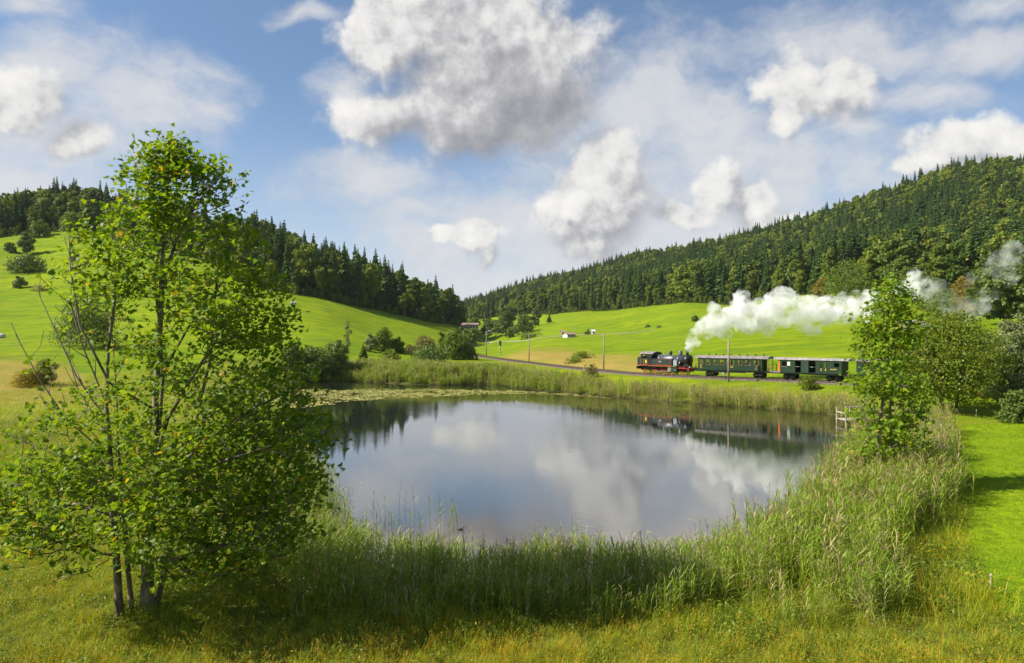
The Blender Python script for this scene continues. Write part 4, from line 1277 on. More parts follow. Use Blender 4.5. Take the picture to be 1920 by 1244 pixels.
_seed = [300]
def plant(name, label, cat, px, py, wpx, hpx, shape, mat, group=None, n=None, leaf=None, at=None, trunk=True, lobes=None, stems=1, open_=0.5):
    _seed[0] += 1; sd = _seed[0]; rs = np.random.RandomState(sd)
    p = at if at is not None else hit(px, py)
    if name == 'bush' and cat == 'tree': name = 'small_tree'
    k = p.y / FPX
    h, Rr = hpx * k, wpx * k * .5
    e = tag(empty(name, (p.x, p.y, p.z - .05), rs.rand() * 6.28 if wpx < 100 else 0), label, cat, group)
    z0 = h * (.10 if shape in ('round',) and trunk else .03)
    nl = lobes or (11 if wpx > 40 else 7)
    if shape == 'cone':
        V, F = spruce_mesh(sd, 24.0)
        s = h / 24.0; V = np.array(V) * np.array([s * (Rr / (24 * .15 * s)), s * (Rr / (24 * .15 * s)), s])
        link('crown', mesh_np('crown', V, [tuple(f) for f in F], mat), e)
        trunk_mb(h * .9, h * .014).build('trunk', BARK, e)
        return e
    lob = sub_lobes(rs, nl, Rr, h - z0, z0, shape)
    n = n or int(np.clip(1.7 * wpx * hpx, 500, 11000))
    leaf = leaf or max(.08, 1.35 * k)
    v, f = crown_mesh('x', lob, n, leaf, sd, mat, hollow=open_)
    link('crown', mesh_np('crown', v, f, mat), e)
    mb = MB()
    r = max(.04, h * .018)
    for q in range(stems):
        dx, dyy = (rs.normal(size=2) * Rr * .25 if stems > 1 else (0, 0))
        mb.tube([(dx * .3, dyy * .3, -.3), (dx * .6, dyy * .6, h * .3), (dx * 1.6, dyy * 1.6, h * .75)], [r, r * .8, r * .25], 7)
        for b in range(5):
            a = rs.rand() * 6.28; zb = h * (.25 + .1 * b)
            mb.tube([(dx, dyy, zb), (dx + math.cos(a) * Rr * .35, dyy + math.sin(a) * Rr * .35, zb + h * .12), (dx + math.cos(a) * Rr * .65, dyy + math.sin(a) * Rr * .65, zb + h * .2)], [r * .5, r * .35, r * .12], 5)
    mb.build('trunk' if trunk else 'stems', BARK, e)
    return e

B = 'bushes round the far bank'
T = 'trees in the valley'
plant('bush', 'dark rounded tree standing behind the far reeds beside the maple', 'tree', 632, 698, 62, 62, 'dome', F_DARK, B)
plant('bush', 'dark spreading bush half hidden by the maple crown at the reeds', 'bush', 590, 706, 84, 58, 'dome', F_DARK, B)
plant('bush', 'dark tall bush just right of the maple crown', 'bush', 550, 704, 60, 66, 'dome', F_DARK, B)
plant('birch_tree', 'slim pale birch standing alone in the sunny meadow', 'tree', 652, 664, 18, 66, 'column', F_GREY, T, open_=.8, n=500)
plant('conifer', 'small green conifer between the birch and the round bushes', 'conifer', 681, 686, 22, 42, 'cone', F_GREEN, T)
plant('bush', 'pale loose bush left of the big round bush', 'bush', 695, 660, 30, 36, 'dome', F_GREY, B, trunk=False)
plant('bush', 'big round olive bush in the meadow beyond the reeds', 'bush', 719, 660, 46, 48, 'dome', F_GREEN, B, trunk=False)
plant('bush', 'round bush leaning against the big olive one, on its right', 'bush', 745, 662, 34, 32, 'dome', F_GREEN, B, trunk=False)
plant('bush', 'low compact dark bush behind the far reeds', 'bush', 731, 684, 44, 30, 'dome', F_OLIVE, B, trunk=False)
plant('bush', 'brownish twiggy bush in front of the sunny slope', 'bush', 796, 660, 46, 32, 'dome', F_BROWN, B, trunk=False, open_=.7)
plant('bush', 'small pale bush beside the brownish twiggy one', 'bush', 768, 663, 34, 16, 'dome', F_BROWN, B, trunk=False)
plant('bush', 'long low dark bush above the reeds', 'bush', 806, 680, 86, 28, 'dome', F_DARK, B, trunk=False, lobes=15)
plant('conifer', 'slim pointed tree on the left of the bank thicket', 'tree', 829, 664, 18, 44, 'column', F_GREEN, T)
plant('bush', 'bushy green tree in the middle of the bank thicket', 'tree', 848, 674, 58, 54, 'dome', F_GREEN, B)
plant('conifer', 'pointed taller tree on the right of the bank thicket', 'tree', 861, 664, 22, 54, 'column', F_DARK, T)
plant('bush', 'dark round bush where the track comes out', 'bush', 874, 674, 50, 34, 'dome', F_DARK, B, trunk=False)
plant('bush', 'slim pale green tree below the long low building', 'tree', 887, 647, 22, 32, 'column', F_OLIVE, B)
plant('dark_tree', 'large dark tree right of the long low building', 'tree', 950, 627, 42, 58, 'dome', F_DARK, T, lobes=13)
plant('dark_tree', 'dark bushy tree at the foot of the large dark tree', 'tree', 981, 626, 44, 38, 'dome', F_DARK, T)
plant('dark_tree', 'tall leafy tree standing alone on the meadow', 'tree', 1004, 612, 26, 38, 'dome', F_DARK, T)
plant('conifer', 'small pointed tree alone on the meadow', 'tree', 1030, 607, 15, 18, 'cone', F_DARK, T)
plant('dark_tree', 'dark tree clump behind the red roofed house', 'tree', 916, 624, 34, 30, 'dome', F_DARK, T)
plant('dark_tree', 'dark tree between the house and the large dark tree', 'tree', 932, 627, 22, 28, 'dome', F_DARK, T)
plant('bush', 'round green bush in front of the large dark tree', 'bush', 956, 634, 22, 20, 'dome', F_GREEN, T, trunk=False)
plant('dark_tree', 'pale green tree behind the long low building', 'tree', 888, 611, 26, 30, 'dome', F_GREEN, T)
plant('dark_tree', 'dark fir behind the long low building', 'tree', 873, 609, 12, 16, 'cone', F_DARK, T)
plant('hedge', 'low dark hedge beside the track bend', 'hedge', 995, 634, 54, 7, 'dome', F_DARK, T, trunk=False, lobes=15)
plant('bush', 'low dark bush next to the white farmhouse', 'bush', 1102, 627, 15, 5, 'dome', F_DARK, T, trunk=False)
plant('conifer', 'tiny dark fir next to the white farmhouse', 'tree', 1103, 625, 6, 9, 'cone', F_DARK, T)
plant('bush', 'small bush alone high in the right meadow', 'bush', 1214, 614, 9, 5, 'dome', F_DARK, T, trunk=False)
plant('bush', 'tiny brown bush near the small bush in the right meadow', 'bush', 1236, 615, 8, 4, 'dome', F_BROWN, T, trunk=False)
plant('bush', 'dark bush at the edge of the smoke in the meadow', 'bush', 1303, 603, 14, 12, 'dome', F_DARK, T, trunk=False)
plant('bush', 'brown twiggy bush beside the track left of the locomotive', 'bush', 1107, 708, 40, 26, 'dome', F_BROWN, B, trunk=False, open_=.75, n=900)
plant('bush', 'low olive scrub on the dry field', 'bush', 1092, 672, 46, 10, 'dome', F_OLIVE, B, trunk=False, lobes=11)
plant('bush', 'low green scrub lower on the dry field', 'bush', 1078, 680, 44, 8, 'dome', F_OLIVE, B, trunk=False, lobes=9)
plant('bush', 'small reddish bush in front of the second carriage', 'bush', 1517, 731, 36, 26, 'dome', F_OLIVE, B, trunk=False, open_=.7)
S = 'bushes on the left slope'
plant('slope_tree', 'dark pointed tree high on the left slope', 'tree', 51, 478, 34, 50, 'dome', F_DARK, S)
plant('bush', 'small dark bush left of the pointed tree', 'bush', 18, 474, 24, 20, 'dome', F_DARK, S, trunk=False)
plant('bush', 'wide dark bush on the left slope', 'bush', 53, 510, 72, 30, 'dome', F_DARK, S, trunk=False, lobes=13)
plant('bush', 'small lone bush below the wide one', 'bush', 36, 540, 28, 22, 'dome', F_DARK, S)
plant('bush', 'small dark bush beside the maple top', 'bush', 138, 489, 20, 24, 'dome', F_DARK, S, trunk=False)
plant('bush', 'large dark bush behind the bare maple branches', 'bush', 162, 652, 118, 104, 'dome', F_DARK, S, lobes=14)
plant('bush', 'yellowish low bush on the tan marsh edge', 'bush', 58, 726, 66, 34, 'dome', F_YELLOW, S, trunk=False)
plant('bush', 'green bush behind the yellowish one', 'bush', 84, 722, 50, 52, 'dome', F_OLIVE, S, trunk=False)
plant('bush', 'low grey scrub on the left hillside', 'bush', 78, 545, 40, 7, 'dome', F_BROWN, S, trunk=False, lobes=9)
plant('slope_tree', 'round pale green tree below the hilltop wood', 'tree', 74, 445, 36, 34, 'dome', F_GREEN, S)
plant('slope_tree', 'broad green tree at the right end of the hilltop wood', 'tree', 136, 436, 48, 40, 'dome', F_GREEN, S)
Q = 'trees at the foot of the right hill'
plant('round_tree', 'large olive green round tree at the end of the reeds', 'tree', 1779, 765, 200, 196, 'round', F_OLIVE, Q, n=26000, leaf=.105, at=on_ground(1779, 70.0), lobes=24, stems=2)
plant('willow_tree', 'grey green willow right of the olive tree', 'tree', 1852, 700, 90, 130, 'dome', F_GREY, Q, at=on_ground(1862, 76.0), n=9000, leaf=.11, lobes=14)
plant('willow_tree', 'tall silvery willow at the right edge', 'tree', 1910, 760, 95, 190, 'dome', F_GREY, Q, at=on_ground(1912, 72.0), n=12000, leaf=.11, lobes=16)
plant('bush', 'dark bush at the corner of the mown lawn', 'bush', 1908, 790, 76, 66, 'dome', F_DARK, Q, trunk=False, at=on_ground(1910, 62.0), n=6000, leaf=.09)
plant('big_tree', 'big dark green tree above the pale tree on the right', 'tree', 1886, 606, 112, 118, 'round', F_DARK, Q, at=on_ground(1886, 165.0), n=7000, leaf=.45, lobes=16)
plant('pale_tree', 'pale whitish blossoming tree on the lawn by the big dark tree', 'tree', 1898, 618, 70, 54, 'dome', F_PALE, Q, at=on_ground(1900, 120.0), n=2200, leaf=.22, open_=.7)
plant('autumn_tree', 'orange brown rounded tree in the thin smoke', 'tree', 1806, 566, 64, 76, 'dome', F_ORANGE, Q, at=on_ground(1806, 212.0), n=4000)
plant('autumn_tree', 'brownish tree behind the big dark tree', 'tree', 1868, 560, 88, 92, 'dome', F_BROWN, Q, at=on_ground(1868, 208.0), n=4500)
plant('green_tree', 'bright green rounded tree just behind the smoke', 'tree', 1588, 566, 104, 84, 'dome', F_GREEN, Q, at=on_ground(1588, 262.0), n=5000, lobes=14)
plant('autumn_tree', 'orange tree at the forest foot behind the smoke', 'tree', 1540, 566, 40, 46, 'dome', F_ORANGE, Q, at=on_ground(1540, 290.0))
plant('green_tree', 'dark tree between the smoke puffs on the right', 'tree', 1740, 590, 90, 70, 'dome', F_DARK, Q, at=on_ground(1740, 225.0), n=4000)
plant('green_tree', 'pale green tree below the thin smoke', 'tree', 1768, 600, 64, 62, 'dome', F_GREEN, Q, at=on_ground(1768, 185.0), n=3000)
plant('bush', 'leafy bush among the reeds at the foot of the young tree', 'bush', 1716, 925, 70, 74, 'dome', F_GREEN, Q, trunk=False, at=on_ground(1718, 35.5), n=2200, leaf=.09)
# ------------------------------------------------------------------ railway
BALLAST = plain('ballast', (0.125, 0.100, 0.080), .95, var=.3, scale=4, bump=.6)
RAIL_M = plain('rail_steel', (0.16, 0.11, 0.085), .5, .6, scale=2)
SLEEPER_M = plain('sleeper_wood', (0.10, 0.08, 0.06), .9, scale=4)
_seg = np.linalg.norm(np.diff(TRACK, axis=0), axis=1); _arc = np.concatenate([[0], np.cumsum(_seg)])
def track_at(s):
    x = np.interp(s, _arc, TRACK[:, 0]); y = np.interp(s, _arc, TRACK[:, 1]); z = np.interp(s, _arc, _tz)
    x2 = np.interp(s + .5, _arc, TRACK[:, 0]); y2 = np.interp(s + .5, _arc, TRACK[:, 1]); x1 = np.interp(s - .5, _arc, TRACK[:, 0]); y1 = np.interp(s - .5, _arc, TRACK[:, 1])
    t = Vector((x2 - x1, y2 - y1, 0)).normalized()
    return Vector((x, y, z)), t
def sweep(name, prof, mat, step=2.0, s0=0, s1=None, parent=None):
    """prof: (sideways, up from rail top) outline swept along the line"""
    ss = np.arange(s0, (s1 or _arc[-1]), step); V, F = [], []; n = len(prof)
    for s in ss:
        p, t = track_at(s); nn = Vector((t.y, -t.x, 0))
        for a, b in prof: V.append(tuple(p + nn * a + Vector((0, 0, b))))
    for i in range(len(ss) - 1):
        for k in range(n): F.append((i * n + k, (i + 1) * n + k, (i + 1) * n + (k + 1) % n, i * n + (k + 1) % n))
    return link(name, mesh_np(name, V, F, mat), parent)
bed = sweep('track_bed', [(-2.0, -.62), (2.0, -.62), (1.4, -.20), (-1.4, -.20)], BALLAST)
tag(bed, kind='structure')
railway = tag(empty('railway_track', track_at(60)[0]), 'single railway line curving past the far bank of the pond', 'railway')
def keep_child(o, par):
    o.parent = par; o.matrix_parent_inverse = Matrix.Translation(-Vector(par.location)); return o
for sx in (-.72, .72):
    keep_child(sweep('rail', [(sx - .04, -.15), (sx + .04, -.15), (sx + .04, 0), (sx - .04, 0)], RAIL_M), railway)
mb = MB()
for s in np.arange(0, _arc[-1], .75):
    p, t = track_at(s); nn = Vector((t.y, -t.x, 0)); c = p + Vector((0, 0, -.17))
    q = [c + nn * a + t * b for a, b in ((-1.25, -.12), (1.25, -.12), (1.25, .12), (-1.25, .12))]
    mb.add([v + Vector((0, 0, -.06)) for v in q] + [v + Vector((0, 0, .04)) for v in q], [(4, 5, 6, 7), (0, 1, 5, 4), (1, 2, 6, 5), (2, 3, 7, 6), (3, 0, 4, 7)])
keep_child(tag(mb.build('sleepers', SLEEPER_M), kind='stuff'), railway)

# places on the line by picture column
def s_for_px(px, lo=0.0, hi=None):
    ss = np.linspace(0, _arc[-1] * .6, 4000)
    xs = np.interp(ss, _arc, TRACK[:, 0]); ys = np.interp(ss, _arc, TRACK[:, 1])
    q = np.abs(960 + xs / np.maximum(ys, 1) * FPX - px); q[ys < 60] = 1e9
    return ss[q.argmin()]

def rolling(name, label, cat, group, pxl, pxr):
    """an Empty on the line between two picture columns; local x runs towards the tail of the train, y away from the pond"""
    s0, s1 = s_for_px(pxl), s_for_px(pxr)
    a, _ = track_at(s0); b, _ = track_at(s1)
    e = tag(empty(name, (a + b) / 2, math.atan2(b.y - a.y, b.x - a.x)), label, cat, group)
    return e, (b - a).length

BLACK = plain('black_paint', (0.012, 0.012, 0.014), .38, 0, .2, 2, .5)
BOILER = plain('boiler_steel', (0.105, 0.115, 0.135), .32, .35, .2, 2, .6)
TANKG = plain('dark_green_tank', (0.018, 0.035, 0.030), .35, 0, .2, 2, .5)
REDW = plain('red_paint', (0.30, 0.012, 0.012), .5, 0, .2, 3, .5)
STEEL = plain('bare_steel', (0.45, 0.44, 0.43), .35, .8, .15, 3)
GREYB = plain('grey_box', (0.32, 0.34, 0.38), .5, .2, .2, 3)
YELLOW = plain('yellow_lining', (0.62, 0.44, 0.06), .5, 0, .1, 3)
COACHG = plain('coach_green', (0.006, 0.030, 0.012), .55, 0, .25, 1.2, .3, dirt=(.012, .026, .013))
COACHD = plain('coach_green_faded', (0.010, 0.038, 0.020), .6, 0, .3, 1.5, .4)
ROOFG = plain('grey_roof', (0.22, 0.195, 0.195), .8, 0, .25, 1.5)
ROOFL = plain('pale_grey_roof', (0.30, 0.275, 0.265), .8, 0, .25, 1.5)
DARKIN = plain('dark_interior', (0.035, 0.026, 0.020), .8)
WOODB = plain('brown_wood', (0.24, 0.14, 0.07), .7, 0, .2, 3)
ORANGEP = plain('orange_paint', (0.75, 0.14, 0.03), .5, 0, .1, 3)
CREAM = plain('cream_cloth', (0.70, 0.68, 0.62), .8, 0, .1, 3)
GLASS_M, _nt = new_mat('carriage_glass')
_gb = _nt.nodes.new('ShaderNodeBsdfGlossy'); _gb.inputs['Roughness'].default_value = .03
_tb = _nt.nodes.new('ShaderNodeBsdfTransparent'); _tb.inputs['Color'].default_value = (.80, .86, .82, 1)
_mx = _nt.nodes.new('ShaderNodeMixShader'); _mx.inputs[0].default_value = .12
_nt.links.new(_tb.outputs[0], _mx.inputs[1]); _nt.links.new(_gb.outputs[0], _mx.inputs[2]); finish(_nt, _mx.outputs[0])
TR = 'vehicles of the steam train'

def wheel(e, x, r, side, mat, spokes=10, rod=False):
    """tyre and spokes, one object with the tyre as its child"""
    y = side * .74
    mb = MB()
    mb.lathe([(.0, -.05), (r * .22, -.07), (r * .22, .05), (.0, .05)], (x, y, r), 'y', 12)
    for k in range(spokes):
        a = 2 * math.pi * k / spokes
        mb.tube([(x + math.cos(a) * r * .18, y, r + math.sin(a) * r * .18), (x + math.cos(a) * r * .88, y, r + math.sin(a) * r * .88)], r * .07, 5)
    w = mb.build('wheel', mat, e)
    t = MB(); n = 24; V = []
    prof = [(r, -.06), (r, .06), (r * .84, .05), (r * .84, -.05)]
    vs, fs = [], []
    for k in range(n):
        a = 2 * math.pi * k / n
        for rr_, yy_ in prof: vs.append((x + rr_ * math.cos(a), y + yy_, r + rr_ * math.sin(a)))
    for k in range(n):
        for j in range(4): fs.append((k * 4 + j, k * 4 + (j + 1) % 4, ((k + 1) % n) * 4 + (j + 1) % 4, ((k + 1) % n) * 4 + j))
    t.add(vs, fs, 0, False); t.build('tyre', mat, w)
    return w

def buffers(e, x, d, z=.95):
    for sy in (-.85, .85):
        MB().lathe([(.07, 0), (.07, .32), (.21, .33), (.21, .38), (.0, .40)] if d > 0 else [(.0, -.40), (.21, -.38), (.21, -.33), (.07, -.32), (.07, 0)], (x, sy, z), 'x', 12).build('buffer', BLACK, e)

def locomotive():
    e, L = rolling('steam_locomotive', 'black steam tank locomotive with red wheels, running bunker first', 'locomotive', TR, 1199.5, 1305)
    h = L / 2
    H = h - .45
    # frame, running board with red edge
    MB().box(-H + .2, H - .2, -.55, .55, .55, 1.15).build('frame', BLACK, e)
    rb = MB().box(-H, H - 1.1, -1.32, 1.32, 1.34, 1.42).build('running_board', BLACK, e)
    MB().box(-H + .02, 1.9, -1.345, -1.322, 1.30, 1.44).box(-H + .02, 1.9, 1.322, 1.345, 1.30, 1.44).build('red_edge', REDW, rb)
    # boiler and smokebox
    zc, r = 2.34, .74
    b = MB().lathe([(.0, -2.2), (r, -2.2), (r, 3.35), (.0, 3.35)], (0, 0, zc), 'x', 32).build('boiler', BOILER, e)
    for xb in (-1.1, .1, 1.3, 2.4):
        MB().lathe([(r + .003, 0), (r + .018, 0), (r + .018, .07), (r + .003, .07)], (xb, 0, zc), 'x', 32).build('boiler_band', STEEL, b)
    sb = MB().lathe([(.0, 3.351), (r + .07, 3.351), (r + .07, 4.35), (.0, 4.35)], (0, 0, zc), 'x', 32).box(3.4, 4.3, -.6, .6, 1.2, 1.75).build('smokebox', BLACK, e)
    MB().lathe([(.62, 4.352), (.60, 4.40), (.3, 4.47), (.0, 4.49)], (0, 0, zc), 'x', 24).tube([(4.49, 0, zc), (4.56, 0, zc)], .05, 8).build('smokebox_door', BLACK, sb)
    ch = MB().lathe([(.24, -.30), (.21, .05), (.20, .62), (.26, .64), (.26, .74), (.15, .74), (.15, .2)], (3.82, 0, 3.1 + .20), 'z', 20).build('chimney', BLACK, e)
    MB().lathe([(.40, -.25), (.33, .05), (.33, .48), (.25, .60), (.0, .66)], (2.55, 0, 3.06 + .08), 'z', 20).build('steam_dome', BOILER, e)
    MB().lathe([(.30, -.25), (.25, .05), (.25, .45), (.19, .55), (.0, .60)], (.75, 0, 3.06 + .08), 'z', 20).build('sand_dome', BLACK, e)
    MB().lathe([(.07, 0), (.07, .22), (.0, .25)], (-.55, 0, 3.05), 'z', 8).lathe([(.05, 0), (.05, .26), (.0, .28)], (-.15, .12, 3.05), 'z', 8).build('safety_valve', STEEL, e)
    MB().tube([(-1.9, -.70, 2.86), (3.3, -.70, 2.86)], .022, 6).build('handrail', STEEL, e)
    MB().tube([(.75, -.22, 3.1), (.78, -.7, 2.75), (.8, -.78, 2.3), (.8, -.75, 1.5)], .028, 6).build('sand_pipe', BLACK, e)
    # side tanks
    for sy in (-1, 1):
        t = MB().box(-2.0, 1.75, min(sy * .78, sy * 1.28), max(sy * .78, sy * 1.28), 1.42, 2.46).build('side_tank', TANKG, e)
        y = sy * 1.285; f = MB()
        for (x0, x1, z0, z1) in ((-1.15, 1.68, 2.33, 2.37), (-1.15, 1.68, 1.50, 1.54), (-1.15, -1.11, 1.54, 2.33), (1.64, 1.68, 1.54, 2.33)): f.box(x0, x1, min(y, y + sy * .012), max(y, y + sy * .012), z0, z1)
        f.build('red_lining', REDW, t)
        MB().box(-.7, -.1, min(y, y + sy * .02), max(y, y + sy * .02), 1.92, 2.12).build('number_plate', STEEL, t)
        MB().box(2.0, 2.62, min(sy * .80, sy * 1.2), max(sy * .80, sy * 1.2), 1.42, 2.30).tube([(2.31, sy * 1.0, 2.3), (2.31, sy * 1.0, 2.45)], .12, 10).build('air_pump', GREYB, e)
        MB().tube([(2.8, sy * 1.0, 1.45), (2.95, sy * .95, 1.9), (3.0, sy * .8, 2.2)], .05, 8).build('steam_pipe', STEEL, e)
        # cylinder and motion
        MB().lathe([(.0, 1.95), (.28, 1.95), (.28, 2.75), (.0, 2.75)], (0, sy * 1.05, .62), 'x', 18).box(2.0, 2.7, sy * 1.05 - .22, sy * 1.05 + .22, .85, 1.2).build('cylinder', TANKG, e)
        MB().box(-1.75, 1.35, sy * .90 - .025, sy * .90 + .025, .40, .50).build('coupling_rod', STEEL, e)
        MB().tube([(-.1, sy * .97, .48), (1.95, sy * .97, .62)], .045, 6).build('connecting_rod', STEEL, e)
        MB().box(1.0, 2.0, sy * 1.05 - .05, sy * 1.05 + .05, .86, .93).box(.9, 1.5, sy * 1.05 - .04, sy * 1.05 + .04, .50, 1.25).build('slide_bar', STEEL, e)
        for x in (-1.7, -.12, 1.35): wheel(e, x, .56, sy, REDW, 11)
        for x in (-3.65, 3.42): wheel(e, x, .37, sy, REDW, 8)
    MB().box(2.9, 4.1, -1.2, 1.2, 1.18, 1.33).box(2.9, 4.6, -1.25, 1.25, 1.0, 1.12).build('front_platform', REDW, e)
    MB().box(H - .22, H, -1.25, 1.25, .72, 1.12).build('buffer_beam', REDW, e); buffers(e, H, 1); buffers(e, -H, -1)
    MB().box(-H - .001, -H + .15, -1.25, 1.25, .72, 1.2).build('rear_beam', BLACK, e)
    # cab with open window, bunker
    x0, x1 = -H + .75, -2.0
    cab = MB()
    for sy in (-1, 1):
        a, c = min(sy * 1.26, sy * 1.31), max(sy * 1.26, sy * 1.31)
        cab.box(x0, x1, a, c, 1.42, 2.42); cab.box(x0, x0 + .35, a, c, 2.42, 3.18); cab.box(x1 - 1.0, x1, a, c, 2.42, 3.18); cab.box(x0 + .35, x1 - 1.0, a, c, 3.02, 3.18)
    cab.box(x1 - .05, x1 - .002, -1.26, 1.26, 1.42, 3.18)
    cab.box(x0 + .002, x0 + .05, -1.26, 1.26, 1.42, 2.42).box(x0 + .002, x0 + .05, -1.26, -.95, 2.42, 3.18).box(x0 + .002, x0 + .05, .95, 1.26, 2.42, 3.18).box(x0 + .002, x0 + .05, -.14, .14, 2.42, 3.18)
    cabo = cab.build('cab', BLACK, e)
    MB().prism_x([(-1.42, 3.16), (-1.42, 3.22), (-1.0, 3.42), (-.5, 3.53), (0, 3.56), (.5, 3.53), (1.0, 3.42), (1.42, 3.22), (1.42, 3.16), (.9, 3.36), (0, 3.49), (-.9, 3.36)], x0 - .25, x1 + .25).build('cab_roof', ROOFG, cabo)
    y = -1.315; f = MB()
    for (xa, xb, za, zb) in ((x0 + .02, x0 + .05, 1.48, 2.36), (x0 + .5, x0 + .53, 1.48, 2.36), (x0 + .53, x1 - .9, 2.33, 2.36), (x1 - .93, x1 - .9, 1.48, 2.33), (x0 + .53, x1 - .93, 1.48, 1.51)): f.box(xa, xb, y - .006, y, za, zb)
    f.build('yellow_lining', YELLOW, cabo)
    MB().box(x0 + .85, x0 + 1.15, y - .02, y - .002, 1.75, 2.15).build('cab_plate', YELLOW, cabo)
    MB().prism([(-H, 1.42), (x0 - .004, 1.42), (x0 - .004, 2.62), (-H + .15, 2.62), (-H, 2.5)], -1.24, 1.24).build('coal_bunker', TANKG, e)
    cl = MB(); rs = np.random.RandomState(5)
    for k in range(26):
        cx, cyy, cz = rs.uniform(-H + .2, x0 - .15), rs.uniform(-1, 1), 2.62; s = rs.uniform(.08, .17)
        cl.lathe([(.0, -s), (s, -s * .3), (s * .8, s * .5), (.0, s * .8)], (cx, cyy, cz + rs.uniform(0, .12)), 'z', 6, smooth=False)
    tag(cl.build('coal', BLACK, e), kind='stuff')
    for sy in (-.8, .8): MB().lathe([(.0, -.02), (.13, 0), (.13, .2), (.0, .22)], (H - .2, sy, 1.25), 'x', 12).build('headlamp', STEEL, e)
    return e

def window_wall(mb, x0, x1, y0, y1, z0, z1, holes, mi=0):
    """a side wall with real openings: holes = (xa, xb, za, zb)"""
    holes = sorted(holes); x = x0
    for (a, b, c, d) in holes:
        mb.box(x, a, y0, y1, z0, z1, mi); mb.box(a, b, y0, y1, z0, c, mi); mb.box(a, b, y0, y1, d, z1, mi); x = b
    mb.box(x, x1, y0, y1, z0, z1, mi)

def bogie_wheels(e, xs, r=.42):
    for x in xs:
        for sy in (-1, 1):
            w = MB().lathe([(.0, -.06), (r, -.06), (r, .02), (r * .8, .05), (.0, .05)], (x, sy * .76, r), 'y', 18).build('wheel', BLACK, e)

def roof(e, x0, x1, z, rise, wid, mat):
    prof = [(wid * math.sin(a), z + rise * (math.cos(a) - 1) + rise) for a in np.linspace(-1.5, 1.5, 13)]
    prof = [(-wid, z)] + [(wid * math.sin(a), z + rise * math.cos(a)) for a in np.linspace(-1.45, 1.45, 13)] + [(wid, z)]
    return MB().prism_x(prof, x0, x1).build('roof', mat, e)

